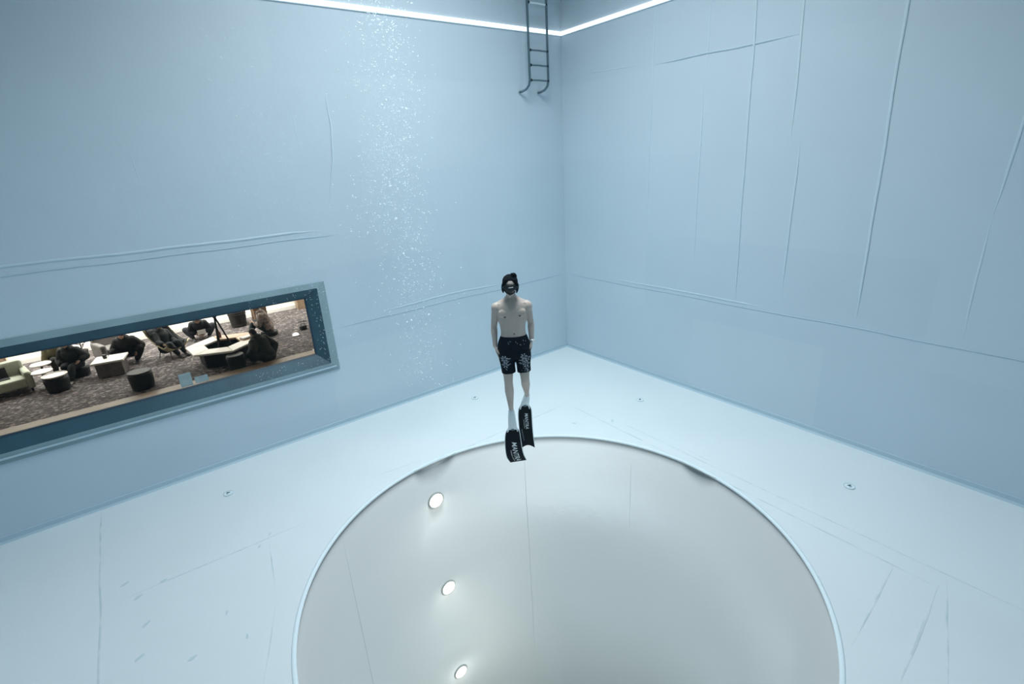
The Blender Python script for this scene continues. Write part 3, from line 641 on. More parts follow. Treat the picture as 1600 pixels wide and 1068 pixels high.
def fin(L, Rr, notch, top_taper, foot, text_t, mirror=1):
    """L, Rr: rows of (x,y,z) for left and right edge from pocket to tip"""
    def S(s, t, off=0):
        t2 = t; a, b = V(interp(L, t2)), V(interp(Rr, t2)); p = a.lerp(b, s)
        if off:
            e = (b - a).normalized(); dn = V(interp(L, min(t2 + .02, 1))) - V(interp(L, max(t2 - .02, 0))); n = e.cross(dn).normalized()
            if n.y > 0: n = -n
            p += n * off
        return p
    bm = bmesh.new(); NS, NT = 14, 40; F_, B_ = [], []
    for i in range(NT + 1):
        rf, rb = [], []
        for j in range(NS + 1):
            s = j / NS; t = i / NT
            tt = t * (1 - notch * (1 - (2 * s - 1) ** 2)) if notch >= 0 else t * (1 + notch * (2 * s - 1) ** 2)
            s2 = s
            if t < .16: k = .62 + .38 * math.sin(t / .16 * pi / 2); s2 = .5 + (s - .5) * k
            q = S(s2, tt); n = S(s2, tt, .003) - q; rf.append(bm.verts.new(q + n)); rb.append(bm.verts.new(q - n))
        F_.append(rf); B_.append(rb)
    for i in range(NT):
        for j in range(NS):
            bm.faces.new((F_[i][j], F_[i][j + 1], F_[i + 1][j + 1], F_[i + 1][j])); bm.faces.new((B_[i][j + 1], B_[i][j], B_[i + 1][j], B_[i + 1][j + 1]))
        for j in (0, NS): bm.faces.new((F_[i][j], F_[i + 1][j], B_[i + 1][j], B_[i][j]))
    for i in (0, NT):
        for j in range(NS): bm.faces.new((F_[i][j], F_[i][j + 1], B_[i][j + 1], B_[i][j]))
    fo = link('fin', bm, M_blade, dv, smooth=False)
    for s in (0.0, 1.0):      # pale side rails
        bm = bmesh.new(); pts = []
        for k in range(25):
            t = .02 + .96 * k / 24; k2 = (.62 + .38 * math.sin(min(t, .16) / .16 * pi / 2)); s2 = .5 + (s - .5) * k2; pts.append((*S(s2, t), .0042 if k < 23 else .002, .007))
        tube(bm, pts, ref=(0, -1, 0), seg=6, sub=1); link('side_rail', bm, M_pocket, fo, smooth=True)
    bm = bmesh.new(); tube(bm, foot, ref=(0, -1, 0.0), seg=18, sub=4); a, b = S(.20, .05), S(.80, .05); c = S(.5, -.0)
    for s in (.20, .80): tube(bm, [(*V(foot[-2][:3]).lerp(S(s, 0), .3), .026, .016), (*S(s, .02), .016, .010), (*S(s + (.02 if s > .5 else -.02) * 3, .12), .007, .008)], seg=10)
    remesh('foot_pocket', bm, M_pocket, fo, .004, smooth=3)
    c0 = V(foot[-2][:3]); bm = bmesh.new(); ell(bm, c0 + V((0, -foot[-2][4] * .98, -.02)), (.022, .006, .012)); link('pocket_badge', bm, M_steel, fo, smooth=True)
    # lettering reads down the blade
    t0, t1, sc, sw = text_t; me = text_mesh('MANTRA', 1.0, .25, .008); xs_ = [v.co.x for v in me.vertices]; ys_ = [v.co.y for v in me.vertices]; X = max(xs_); Yh = max(ys_)
    bm = bmesh.new(); bm.from_mesh(me); bmesh.ops.subdivide_edges(bm, edges=[e for e in bm.edges if e.calc_length() > .25], cuts=2)
    for v in bm.verts: v.co = S(sc + sw * v.co.y / Yh, t0 + (t1 - t0) * v.co.x / X, .0055)
    link('lettering', bm, M_text, fo); bpy.data.meshes.remove(me)
    bm = bmesh.new(); t = t0 + (t1 - t0) * .36
    while t < t1 - .01:      # illegible small print line under the name
        if random.random() < .85:
            q = [S(sc - sw * .42, t, .0055), S(sc - sw * .24, t + .004, .0055), S(sc - sw * .24, t + .012, .0055), S(sc - sw * .42, t + .008, .0055)]; bm.faces.new([bm.verts.new(p) for p in q])
        t += .018
    link('small_print', bm, M_text, fo)
    return fo, S
fin(L=[(-.150, -.030, z(.945)), (-.173, -.055, z(.83)), (-.178, -.075, z(.70)), (-.166, -.085, z(.58)), (-.128, -.07, z(.495))],
    Rr=[(.002, -.030, z(.945)), (.012, -.045, z(.83)), (.022, -.055, z(.70)), (.040, -.045, z(.58)), (.072, -.01, z(.475))],
    notch=0.0, top_taper=1, foot=[(-.077, .035, z(1.145), .036, .042), (-.077, .022, z(1.08), .044, .046), (-.075, -.005, z(1.01), .050, .036), (-.074, -.028, z(.95), .052, .020), (-.074, -.034, z(.925), .04, .008)], text_t=(.36, .93, .42, .30))
fo2, S2 = fin(L=[(.022, .28, z(1.085)), (.008, .30, z(.93)), (.010, .32, z(.77)), (.020, .33, z(.61)), (.036, .33, z(.445))],
    Rr=[(.172, .28, z(1.085)), (.178, .30, z(.93)), (.180, .32, z(.77)), (.186, .33, z(.61)), (.200, .33, z(.43))],
    notch=.07, top_taper=1, foot=[(.130, .262, z(1.245), .034, .040), (.122, .262, z(1.20), .042, .044), (.110, .265, z(1.145), .048, .036), (.098, .275, z(1.10), .05, .02), (.097, .28, z(1.075), .04, .008)], text_t=(.20, .58, .48, .25))
bm = bmesh.new(); P = [(*S2(.18 + .05 * sin(k * 1.7) + .012 * k / 4, .58 + k * .012, .0055), .0022) for k in range(22)]; tube(bm, P, ref=(0, -1, 0), seg=5, sub=2); link('signature_scrawl', bm, M_text2, fo2)

# ------------------------------------------------------------------ lounge people
def person(loc, rz, label, k, cols, pel, lean, bow, hands, feet, bulk=.02, poles=((0, -1, .6), (0, -1, .6)), yaw=0, long_hair=False, elp=((-.6, .3, -.7), (.6, .3, -.7))):
    """figure facing local -y; pel = pelvis height, lean/bow in degrees, targets in metres before scaling"""
    o = empty('person', loc, rz, label, 'person'); l = radians(lean); p0 = V((0, 0, pel)); up = V((0, -sin(l), cos(l)))
    J = dict(crotch=p0 - up * .07, waist=p0 + up * .16, chest=p0 + up * .36 + V((0, -.02 * sin(l), 0)), neck=p0 + up * .56 + V((0, -.05 * sin(l), 0)), front=V((0, -cos(l), -sin(l))))
    J['sh'] = [p0 + up * .47 + V((x, 0, 0)) for x in (-.185, .185)]; J['hip'] = [p0 + V((x, 0, 0)) for x in (-.09, .09)]
    J['el'], J['wr'], J['kn'], J['an'] = [], [], [], []
    for i in (0, 1):
        e, w = ik(J['sh'][i], hands[i], .29, .25, elp[i]); J['el'].append(e); J['wr'].append(w)
        n, a = ik(J['hip'][i], feet[i], .43, .42, poles[i]); J['kn'].append(n); J['an'].append(a)
    b = radians(lean * .6 + bow); nk = J['neck'] + up * .05; hc = nk + V((0, -sin(b), cos(b))) * .13
    HM = Matrix.Translation(hc) @ Matrix.Rotation(radians(yaw), 4, 'Z') @ Matrix.Rotation(b, 4, 'X')
    bm = bmesh.new(); torso(bm, J); tube(bm, [(*(J['neck'] - up * .06), .062, .058), (*nk, .052, .052), (*(hc - (hc - nk) * .3), .05, .05)], ref=J['front'], seg=14)
    head(bm, HM)
    for i in (0, 1):
        s_ = 1 if i == 0 else -1
        arm(bm, J, i); leg(bm, J, i, back=V((0, .5, -.5))); d = (J['wr'][i] - J['el'][i]).normalized() * .6 + V((0, -.35, -.25)); hand(bm, J['wr'][i], d, (s_, 0, -.2), s_, s=.95, curl=.4)
    body = remesh('body', bm, cols['skin'], o, .0085, smooth=3); body.scale = (k,) * 3
    def add(nm, bm, M, v=.010, sm=3): q = remesh(nm, bm, M, o, v, smooth=sm); q.scale = (k,) * 3; return q
    bm = bmesh.new(); torso(bm, J, off=.010 + bulk, s0=.10, s1=.96)
    for i in (0, 1): arm(bm, J, i, k=1.0, off=bulk, t1=1.7); ell(bm, J['sh'][i], (.054 + bulk, .052 + bulk, .055 + bulk))
    add('jacket' if cols.get('jacket') else 'shirt', bm, cols['top'])
    bm = bmesh.new(); tube(bm, [(*spine(J, s), a + .02, q + .018) for s, a, q in TORSO[:4]], ref=J['front'], seg=20, sub=2)
    for i in (0, 1): leg(bm, J, i, off=.012 + bulk * .5, t1=1.86, back=V((0, .5, -.5)))
    add('trousers', bm, cols['legs'])
    for i in (0, 1):
        a = J['an'][i]; bm = bmesh.new(); tube(bm, [(*(a + V((0, .03, .0))), .042, .05), (*(a + V((0, -.02, -.045))), .045, .045), (*(a + V((0, -.10, -.055))), .046, .033), (*(a + V((0, -.17, -.062))), .04, .024)], ref=(0, -.2, 1), seg=12)
        add('shoe', bm, cols['shoe'])
    bm = bmesh.new(); ell(bm, (0, .02, .042), (.087, .096, .088), seg=18); ell(bm, (0, .048, -.02), (.082, .066, .078), seg=14)
    if long_hair: tube(bm, [(0, .06, .02, .08, .05), (0, .085, -.10, .08, .035), (0, .075, -.22, .06, .025)], ref=(0, -1, 0), seg=14)
    q = remesh('hair', bm, cols['hair'], o, .010, smooth=2); q.data.transform(HM); q.scale = (k,) * 3
    return o, J
def C_(skin=(.42, .27, .19), top=(.03, .03, .03), legs=(.02, .02, .02), hair=(.012, .010, .010), shoe=(.05, .05, .05), n=[0], top2=None, jacket=False):
    n[0] += 1; k = n[0]
    return dict(skin=mat('skin_%d' % k, skin, .55), top=mat('cloth_top_%d' % k, top, .85, col2=top2, vscale=14), legs=mat('cloth_legs_%d' % k, legs, .85), hair=mat('hair_%d' % k, hair, .6, bump=.4, bscale=60), shoe=mat('shoe_%d' % k, shoe, .6), jacket=jacket)
def pouf(name, loc, r, h, M, label, cat, group=None, lid=None, r2=None, Ml=None):
    o = empty(name, loc, 0, label, cat, group); bm = bmesh.new(); N = 28
    cyl(bm, (0, 0, 0), r2 or r * .92, h * .90, N, r, .02); link('body', bm, M, o)
    bm = bmesh.new(); cyl(bm, (0, 0, h * .90), r * .99, h * .10, N, r * .95, .012); link(lid or 'cushion', bm, Ml or M, o)
    for zz in (.12, .8): bm = bmesh.new(); tube(bm, [((r * (.925 + .07 * zz)) * cos(a), (r * (.925 + .07 * zz)) * sin(a), h * .9 * zz, .008) for a in [2 * pi * q / 24 for q in range(25)]], seg=6, sub=1); link('piping', bm, M, o)
    return o
M_dk = mat('dark_wicker', (.030, .024, .020), .8, var=.4, vscale=20, bump=.6, bscale=40); M_bk = mat('black_leather', (.012, .012, .012), .6)
M_tan = mat('pale_tan_laminate', (.62, .44, .30), .5); M_wht = mat('white_and_lit_laminate', (.85, .80, .74), .45); M_paper = mat('white_paper', (.88, .87, .85), .7)
M_grey = mat('grey_upholstery', (.20, .18, .17), .8, var=.3, vscale=10); M_yel = mat('pale_yellow_shell', (.62, .56, .34), .6); M_wick = mat('brown_wicker', (.24, .15, .09), .8, var=.4, vscale=25, bump=.5, bscale=40)

# right-hand man leaning on one hand
person((-4.46, 8.30, LZ), radians(-112), 'man in a blotchy grey brown shirt sitting knees up, leaning on one hand', 1.0,
       C_(top=(.36, .27, .23), top2=(.10, .09, .08), legs=(.012, .022, .020), hair=(.10, .055, .03)), .20, 14, 30, ((-.22, .10, .10), (.14, -.34, .48)), ((-.12, -.58, .08), (.14, -.54, .08)), bulk=.035, elp=((-.9, .5, 0), (.6, .3, -.7)))
pouf('floor_stool', (-4.46, 8.30, LZ), .24, .11, M_bk, 'low black floor pad under the man in the blotchy shirt', 'stool')
person((-6.10, 9.75, LZ), radians(-4), 'hunched person with brown hair in black, bent over a white tablet by the white wall', .88,
       C_(top=(.012, .012, .016), legs=(.015, .016, .02), hair=(.20, .11, .06)), .22, 42, 35, ((-.10, -.36, .22), (.12, -.36, .22)), ((-.22, -.34, .08), (.22, -.34, .08)), poles=((-1, -.5, .6), (1, -.5, .6)), long_hair=True, bulk=.045)
person((-5.03, 5.92, LZ), radians(-150), 'person in a dark olive jacket with black hair sitting with back to the window', .92,
       C_(top=(.030, .030, .020), top2=(.014, .015, .012), legs=(.012, .013, .014), jacket=True), .16, 28, 20, ((-.24, -.34, .34), (.28, -.32, .34)), ((-.16, -.30, .08), (.16, -.32, .08)), poles=((-1, -.2, .6), (1, -.2, .6)), bulk=.075)
person((-7.06, 8.52, LZ), radians(38), 'person in black with short dark hair lounging in the yellow shell chair', .86,
       C_(top=(.012, .015, .016), legs=(.014, .018, .020)), .27, -8, 24, ((-.34, -.36, .50), (.14, -.30, .40)), ((-.10, -.58, .10), (.10, -.62, .10)), poles=((-.2, 0, 1), (.2, 0, 1)), bulk=.06)
person((-7.84, 8.90, LZ), radians(-14), 'broad dark figure with reddish brown hair crouching over beside the grey armchair', .88,
       C_(top=(.014, .012, .014), legs=(.012, .010, .010), hair=(.09, .035, .02)), .30, 30, 25, ((-.26, -.36, .32), (.26, -.34, .34)), ((-.18, -.36, .08), (.18, -.34, .08)), poles=((-.7, -.6, .6), (.7, -.6, .6)), long_hair=True, bulk=.075)
person((-8.98, 8.50, LZ), radians(-20), 'person in black with one leg stretched forward ending in a pale shoe', .82,
       C_(top=(.010, .012, .012), legs=(.010, .012, .013), shoe=(.45, .42, .40)), .40, 12, 18, ((-.20, -.30, .50), (.24, -.24, .56)), ((-.10, -.30, .08), (.06, -.66, .08)), poles=((0, -1, .8), (0, -.3, 1)), bulk=.07)
pouf('round_stool', (-8.98, 8.56, LZ), .24, .25, M_bk, 'black round stool under the person with the pale shoe', 'stool')
person((-9.40, 9.40, LZ), radians(10), 'person in a khaki olive top with black hair between white tables and white wall', .84,
       C_(top=(.13, .11, .055), legs=(.02, .02, .018)), .30, 18, 20, ((-.18, -.36, .34), (.18, -.36, .34)), ((-.14, -.42, .08), (.14, -.42, .08)), bulk=.05)

# six-sided ring table, made of lift-off segments
tb = empty('ring_table', (-5.86, 6.92, LZ), 0, 'six-sided ring table with an open dark centre, tan tops, lit ones painted white', 'table')
for k in range(6):
    a0, a1 = radians(36 + 60 * k), radians(36 + 60 * (k + 1)); Ro, Ri, H = .90, .44, .46
    P = [(Ro * cos(a0), Ro * sin(a0)), (Ro * cos(a1), Ro * sin(a1)), (Ri * cos(a1), Ri * sin(a1)), (Ri * cos(a0), Ri * sin(a0))]; c = (sum(p[0] for p in P) / 4, sum(p[1] for p in P) / 4); P = [(c[0] + (x - c[0]) * .985, c[1] + (y - c[1]) * .985) for x, y in P]
    bm = bmesh.new(); b = [bm.verts.new((x, y, H - .05)) for x, y in P]; t = [bm.verts.new((x, y, H)) for x, y in P]; bm.faces.new(t); bm.faces.new(b[::-1])
    for i in range(4): bm.faces.new((b[i], b[(i + 1) % 4], t[(i + 1) % 4], t[i]))
    bmesh.ops.bevel(bm, geom=bm.edges[:], offset=.008, segments=1, affect='EDGES')
    seg_ = link('table_segment', bm, M_tan if k in (5, 0) else M_wht, tb)  # white here is light painted into the tops; tan is their own colour
    if k in (5, 0): seg_['label'] = 'tan table segment'
    bm = bmesh.new(); q = [(x * .70, y * .70) for x, y in (P[0], P[1])] + [(x * 1.12, y * 1.12) for x, y in (P[2], P[3])]
    b = [bm.verts.new((x, y, 0)) for x, y in q]; t = [bm.verts.new((x, y, H - .05)) for x, y in q]; bm.faces.new(t); bm.faces.new(b[::-1])
    for i in range(4): bm.faces.new((b[i], b[(i + 1) % 4], t[(i + 1) % 4], t[i]))
    link('base_block', bm, M_bk, seg_)
tp = empty('tripod', (-5.86, 6.95, LZ), 0, 'thin dark tripod standing over the open centre of the ring table', 'tripod'); ap = V((-.02, .05, 1.18))
for x, y, zz in ((-.16, -.20, .02), (.28, -.12, .02), (-.05, .28, .02)):
    bm = bmesh.new(); tube(bm, [(x, y, zz, .016), (*(V((x, y, zz)).lerp(ap, .5)), .019), (*ap, .022)], seg=8, sub=1); L_ = link('leg', bm, M_bk, tp, smooth=True)
    bm = bmesh.new(); ell(bm, (x, y, zz + .012), (.026, .026, .02)); link('foot', bm, M_bk, L_, smooth=True)
bm = bmesh.new(); ell(bm, ap, (.05, .05, .05)); link('head_joint', bm, M_bk, tp, smooth=True)
bm = bmesh.new(); box(bm, ap + V((-.035, -.03, .03)), ap + V((.035, .03, .09)), .008); link('mount', bm, M_bk, tp)
bo = empty('bottle', (-5.84, 7.54, LZ + .46), 0, 'small dark reddish bottle standing on the ring table behind the tripod', 'bottle')
bm = bmesh.new(); tube(bm, [(0, 0, .0, .05), (0, 0, .04, .055), (0, 0, .14, .05), (0, 0, .18, .022), (0, 0, .21, .020)], seg=16, sub=2, cap='flat'); link('glass', bm, mat('dark_red_glass', (.16, .05, .03), .2), bo, smooth=True)
bm = bmesh.new(); cyl(bm, (0, 0, .205), .024, .035, 14); link('cap', bm, M_bk, bo)
bk = empty('notebook', (-5.26, 6.88, LZ + .462), radians(20), 'white notebook with a dark cover lying on the tan table segment', 'notebook')
Box('cover', (-.17, -.09, 0), (.17, .09, .014), M_wick, bk); Box('pages', (-.165, -.085, .014), (.165, .088, .05), M_paper, bk, bev=.003)
tag(Box('tablet', (-6.20, 9.36, -.41), (-5.98, 9.375, -.27), M_paper, bev=.004), 'white tablet held up by the hunched brown-haired person', 'tablet')
pouf('wicker_drum', (-4.97, 10.15, LZ), .27, .56, M_dk, 'tall dark wicker drum stool standing alone against the white wall', 'stool', r2=.22)
bx = empty('wicker_basket', (-4.35, 9.95, LZ), radians(8), 'brown wicker box behind the man in the blotchy shirt', 'basket')
Box('body', (-.20, -.16, 0), (.20, .16, .56), M_wick, bx, bev=.015); Box('lid', (-.21, -.17, .56), (.21, .17, .60), M_wick, bx, bev=.01)
pouf('round_ottoman', (-7.72, 6.30, LZ), .25, .42, M_bk, 'black round ottoman nearest the window, on the pebbled carpet', 'ottoman')
pouf('round_ottoman', (-5.76, 5.95, LZ), .21, .38, M_bk, 'black round ottoman left of the person in the olive jacket', 'ottoman')
pouf('round_ottoman', (-9.33, 7.70, LZ), .24, .36, M_bk, 'dark round ottoman carrying a round white tray, left end of the window', 'ottoman')
tr = empty('round_tray', (-9.33, 7.70, LZ + .36), 0, 'round white tray lying on the dark ottoman at the left', 'tray')
bm = bmesh.new(); cyl(bm, (0, 0, 0), .23, .02, 28, .24, .004); link('plate', bm, M_wht, tr)
bm = bmesh.new(); tube(bm, [(.235 * cos(a), .235 * sin(a), .028, .012) for a in [2 * pi * q / 28 for q in range(29)]], seg=6, sub=1); link('raised_edge', bm, M_wht, tr, smooth=True)
def side_table(x, y, label):
    o = empty('side_table', (x, y, LZ), 0, label, 'table'); bm = bmesh.new(); cyl(bm, (0, 0, .40), .21, .03, 28, .21, .008); link('top', bm, M_wht, o)
    bm = bmesh.new(); cyl(bm, (0, 0, .02), .025, .40, 12); link('stem', bm, M_bk, o); bm = bmesh.new(); cyl(bm, (0, 0, 0), .17, .02, 24, .14, .004); link('base', bm, M_bk, o)
side_table(-9.66, 8.88, 'round white pedestal table beside the pale armchair'); side_table(-9.58, 8.13, 'round white pedestal table between the pale armchair and the dark ottoman with tray')
def armchair(x, y, rz, label, Ms, Mc, w=.8, extra=False):
    o = empty('armchair', (x, y, LZ), rz, label, 'armchair'); h = w / 2
    Box('seat', (-h + .12, -.36, .14), (h - .12, .22, .36), Mc, o, bev=.04); Box('backrest', (-h + .04, .18, .10), (h - .04, .40, .70), Ms, o, bev=.06)
    for s in (-1, 1):
        Box('arm', (min(s * h, s * (h - .14)), -.38, .08), (max(s * h, s * (h - .14)), .34, .50), Ms, o, bev=.045)
        for yy in (-.30, .30): bm = bmesh.new(); cyl(bm, (s * (h - .08), yy, 0), .018, .10, 10, .026); link('leg', bm, M_bk, o)
    return o
M_pale = mat('pale_green_cloth', (.50, .52, .42), .85, var=.15)
armchair(-10.28, 8.35, radians(14), 'pale grey green armchair at the left end of the window', M_pale, M_pale, .9)
lp = empty('laptop', (-10.36, 8.35, LZ + .36), radians(14), 'open dark laptop on the seat of the pale armchair', 'laptop'); Box('keyboard_deck', (-.17, -.12, 0), (.17, .12, .018), M_bk, lp, bev=.004); Box('screen', (-.17, .10, .018), (.17, .12, .26), M_bk, lp, bev=.004, mtx=Matrix.Rotation(radians(-10), 4, 'X'))
armchair(-8.22, 9.55, radians(20), 'grey armchair left of the crouching brown-haired figure', M_grey, M_grey, .78)
# shell chair
sc_ = empty('shell_chair', (-7.02, 8.47, LZ), radians(38), 'pale yellow shell lounge chair with black cushion holding the person in black', 'chair')
bm = bmesh.new(); A = []
for i in range(13):
    t = i / 12; yy = -.42 + .62 * t if t < .55 else -.08 + .42 * math.sin((t - .55) / .45 * pi / 2) ; zz = .26 - .06 * sin(t / .55 * pi) if t < .55 else .26 + .55 * ((t - .55) / .45) ** 1.2
    A.append([(x, yy - .10 * (abs(x) / .36) ** 2 * (t > .3), zz + .16 * (abs(x) / .36) ** 3) for x in [-.36 + .06 * j for j in range(13)]])
def sheet(bm, A, th):
    f = [[bm.verts.new(p) for p in r] for r in A]; b = [[bm.verts.new((p[0], p[1] + th * .7, p[2] - th)) for p in r] for r in A]
    for i in range(len(A) - 1):
        for j in range(len(A[0]) - 1): bm.faces.new((f[i][j], f[i][j + 1], f[i + 1][j + 1], f[i + 1][j])); bm.faces.new((b[i][j + 1], b[i][j], b[i + 1][j], b[i + 1][j + 1]))
        for j in (0, len(A[0]) - 1): bm.faces.new((f[i][j], f[i + 1][j], b[i + 1][j], b[i][j]))
    for i in (0, len(A) - 1):
        for j in range(len(A[0]) - 1): bm.faces.new((f[i][j], b[i][j], b[i][j + 1], f[i][j + 1]))
sheet(bm, A, .03); link('shell', bm, M_yel, sc_, smooth=True)
bm = bmesh.new(); sheet(bm, [[(x * .86, y - .02, q + .035) for x, y, q in r] for r in A], .03); link('cushion', bm, M_bk, sc_, smooth=True)
for x in (-.22, .22):
    for y in (-.3, .12): bm = bmesh.new(); tube(bm, [(x * .7, y * .8, .22, .014), (x, y, 0.01, .010)], seg=8, sub=1); link('leg', bm, M_bk, sc_)
# square low table with cup, bare shrubs
sq = empty('square_table', (-8.27, 8.05, LZ), radians(-12), 'low square white-topped table with a grey base near the bare shrubs', 'table')
Box('top', (-.34, -.30, .36), (.34, .30, .41), M_wht, sq, bev=.01); Box('base', (-.28, -.24, 0), (.28, .24, .36), M_grey, sq, bev=.01)
cu = empty('cup', (-8.36, 8.12, LZ + .41), 0, 'dark cup standing on the low square white table', 'cup'); bm = bmesh.new(); cyl(bm, (0, 0, 0), .04, .10, 18, .05, .006); link('body', bm, M_bk, cu)
bm = bmesh.new(); tube(bm, [(.045, 0, .085, .007), (.075, 0, .075, .007), (.075, 0, .035, .007), (.042, 0, .02, .007)], seg=6); link('handle', bm, M_bk, cu)
M_twig = mat('dark_twig', (.035, .025, .02), .8)
def shrub(x, y, label, h, n):
    o = empty('bare_shrub', (x, y, LZ), random.random() * 6, label, 'plant'); bm = bmesh.new(); cyl(bm, (0, 0, 0), .11, .20, 20, .14, .01); link('pot', bm, M_dk, o)
    bm = bmesh.new(); tube(bm, [(0, 0, .16, .018), (.01, 0, h * .5, .013), (-.01, .02, h, .006)], seg=7); link('trunk', bm, M_twig, o)
    for k in range(n):
        a = random.uniform(0, 6.28); z0 = .25 + (h - .3) * k / n; L_ = random.uniform(.16, .34); bm = bmesh.new(); e = V((cos(a) * L_, sin(a) * L_, z0 + L_ * .5)); tube(bm, [(0, 0, z0, .011), (e.x * .5, e.y * .5, z0 + L_ * .15, .009), (*e, .004)], seg=5, sub=2)
        for q in range(4):
            f = V((0, 0, z0)).lerp(e, .45 + .15 * q); g_ = f + V((random.uniform(-.1, .1), random.uniform(-.1, .1), random.uniform(0, .1))); tube(bm, [(*f, .007), (*g_, .003)], seg=5, sub=1)
        link('branch', bm, M_twig, o)
shrub(-8.12, 10.3, 'bare potted shrub right of the low square table, in front of the white wall', .78, 12); shrub(-8.95, 10.35, 'bare potted shrub left of the low square table, beside the person in black', .80, 12)
cr_ = empty('wooden_crate', (-10.75, 10.2, LZ), radians(5), 'tan wooden crate at the extreme left edge of the window view', 'crate')
for k in range(5):
    for yy in (-.2, .2): Box('slat', (-.3, yy - .01, .02 + k * .11), (.3, yy + .01, .11 + k * .11), M_tan, cr_)
    for xx in (-.3, .3): Box('slat', (xx - .01, -.2, .02 + k * .11), (xx + .01, .2, .11 + k * .11), M_tan, cr_)
for xx in (-.285, .285):
    for yy in (-.185, .185): Box('post', (xx - .02, yy - .02, 0), (xx + .02, yy + .02, .58), M_oak, cr_)
# small things on the open carpet
gl = empty('light_spot', (-3.90, 7.57, LZ), 0, 'round white light spot added as a glowing dome on the carpet at right', 'lamp'); bm = bmesh.new(); cyl(bm, (0, 0, 0), .10, .03, 24, .10, .008); link('base', bm, M_wht, gl)  # reflected light spot built as an added glowing dome, not a lamp
bm = bmesh.new(); ell(bm, (0, 0, .04), (.085, .085, .05)); link('glow_dome', bm, emis('light_spot_glow', (1, .96, .9), 3.5), gl, smooth=True)
sh_ = empty('sandal', (-3.33, 8.95, LZ), radians(80), 'flat black sandal on the carpet, farther from the light spot', 'sandal')
bm = bmesh.new(); tube(bm, [(0, -.13, .014, .05, .012), (0, -.04, .014, .052, .012), (0, .05, .014, .04, .012), (0, .12, .014, .042, .012)], ref=(0, 0, 1), seg=12); link('sole', bm, M_bk, sh_, smooth=True)
bm = bmesh.new(); tube(bm, [(-.045, -.04, .01, .012, .005), (0, -.05, .05, .014, .005), (.045, -.04, .01, .012, .005)], ref=(0, 0, 1), seg=8); link('strap', bm, M_bk, sh_, smooth=True)
bg_ = empty('small_bag', (-3.54, 8.04, LZ), radians(20), 'small black bag on the carpet between sandal and light spot', 'bag'); Box('body', (-.10, -.06, 0), (.10, .06, .13), M_bk, bg_, bev=.025)
bm = bmesh.new(); tube(bm, [(-.06, 0, .12, .008), (-.05, 0, .19, .008), (.05, 0, .19, .008), (.06, 0, .12, .008)], seg=6); link('handle', bm, M_bk, bg_, smooth=True)
# papers stuck on the inside of the pane
M_note = mat('pale_notice', (.50, .56, .56), .7, col2=(.42, .48, .48), vscale=12)
tag(Box('notice_sheet', (-7.095, .118, 1.285), (-6.95, .121, 1.475), M_note), 'upright pale blank sheet stuck low on the window pane', 'notice')
tag(Box('notice_sheet', (-6.92, .118, 1.292), (-6.76, .121, 1.385), M_note), 'smaller pale blank sheet stuck on the pane, right of the upright one', 'notice')

# ------------------------------------------------------------------ bubbles
def bubbles(name, label, pts):
    bm = bmesh.new(); t = bmesh.new(); bmesh.ops.create_icosphere(t, subdivisions=1, radius=1.0); base = [v.co.copy() for v in t.verts]; fs = [[v.index for v in f.verts] for f in t.faces]; t.free()
    vs, fc = [], []
    for p, r in pts:
        k = len(vs); sq = random.uniform(.6, 1); vs += [(p[0] + b.x * r, p[1] + b.y * r, p[2] + b.z * r * sq) for b in base]; fc += [[i + k for i in f] for f in fs]
    me = bpy.data.meshes.new(name); me.from_pydata(vs, [], fc); me.polygons.foreach_set('use_smooth', [True] * len(me.polygons)); me.materials.append(M_bubble)
    o = bpy.data.objects.new(name, me); COL.objects.link(o); tag(o, label, 'bubbles', None, 'stuff'); bm.free(); return o
pts = []
for k in range(3000):
    h = random.random(); zz = .7 + 5.3 * h; c = -4.12 + .10 * sin(zz * 1.3) + .05 * sin(zz * 3.1); wd = .17 + .10 * (1 - abs(h - .25)) ; x = c + random.gauss(0, wd * (.8 + .5 * sin(zz * 2 + 1) ** 2)); y = -1.2 + random.gauss(0, .22)
    if random.random() > (.30 + .7 * math.exp(-((zz - 3.9) / 1.5) ** 2) + (.35 if zz > 5 else 0)) : continue
    r = random.choice((.004, .005, .006, .007, .0085, .010)) * random.uniform(.8, 1.2) * (1.0 if random.random() < .97 else 1.7); pts.append(((x, y, zz), r))
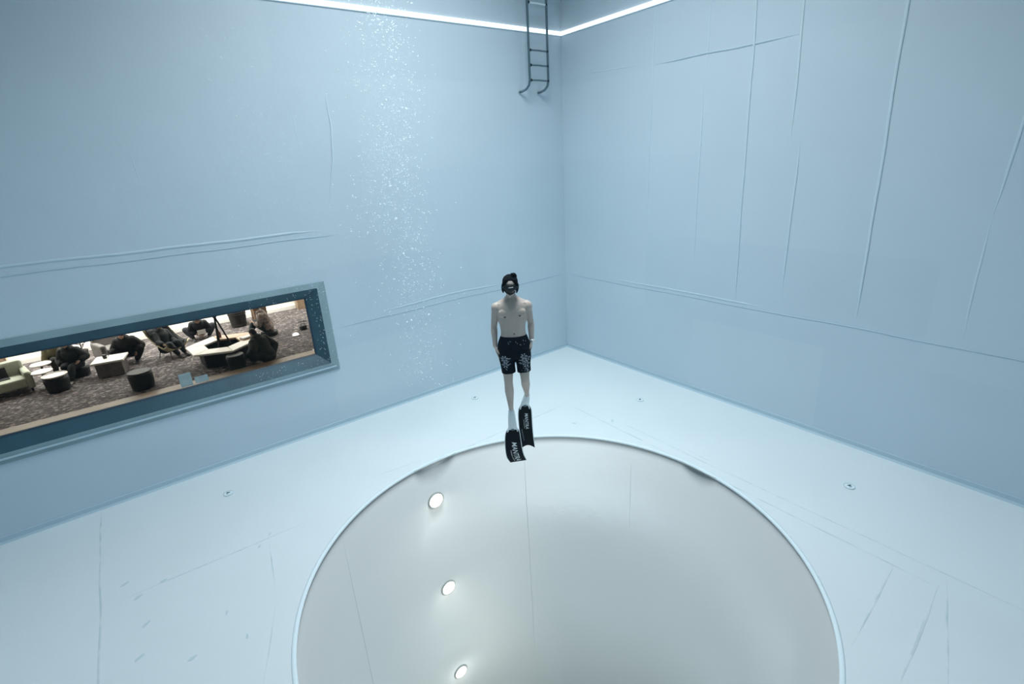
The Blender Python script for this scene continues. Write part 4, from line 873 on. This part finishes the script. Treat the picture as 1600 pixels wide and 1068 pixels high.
bubbles('bubble_column', 'rising column of small white bubbles between the viewing window and the diver', pts)
pts = []
for k in range(260):
    zz = 2.6 + 2.9 * random.random(); pts.append(((-5.58 + random.gauss(0, .28), -.8 + random.gauss(0, .15), zz), random.uniform(.003, .0055)))
bubbles('bubble_veil', 'faint thin veil of tiny bubbles above the right end of the viewing window', pts)
pts = []
for k in range(190):
    a = random.random()
    if a < .6: x, zz = random.uniform(-5.27, -5.0), random.uniform(1.1, 2.4)
    elif a < .8: x, zz = random.uniform(-6.2, -5.1), random.uniform(2.18, 2.38)
    else: x, zz = random.uniform(-6.2, -5.1), random.uniform(1.1, 1.26)
    pts.append(((x, -.04 - random.random() * .03, zz), random.uniform(.003, .0055)))
bubbles('frame_bubbles', 'tiny bubbles drifting close along the window frame', pts)

# ------------------------------------------------------------------ the water body
def water():
    M = bpy.data.materials.new('pool_water'); M.use_nodes = True; nt = M.node_tree; n = nt.nodes; L = nt.links; n.clear()
    o = n.new('ShaderNodeOutputMaterial'); a = n.new('ShaderNodeVolumeAbsorption'); a.inputs[0].default_value = (0.35, 0.83, 1.0, 1); a.inputs[1].default_value = 0.028
    s = n.new('ShaderNodeVolumeScatter'); s.inputs[0].default_value = (0.45, 0.80, 1.0, 1); s.inputs[1].default_value = 0.0035; s.inputs[2].default_value = 0.3
    ad = n.new('ShaderNodeAddShader'); L.new(a.outputs[0], ad.inputs[0]); L.new(s.outputs[0], ad.inputs[1]); L.new(ad.outputs[0], o.inputs['Volume']); return M
tag(Box('water', (X0 - .2, Y0 - .2, PB - .1), (.2, .092, 7.2), water()), kind='structure')

# repeats share a group
for o in list(COL.objects):
    if o.parent is None and 'category' in o and 'group' not in o:
        b = o.name.split('.')[0]
        g = {'round_ottoman': 'round ottomans in the lounge', 'side_table': 'white pedestal tables in the lounge', 'bare_shrub': 'bare potted shrubs by the white wall', 'armchair': 'armchairs in the lounge', 'notice_sheet': 'sheets stuck on the pane'}.get(b)
        if b == 'person' and o.location.y > 0: g = 'people sitting in the lounge'
        if g: o['group'] = g
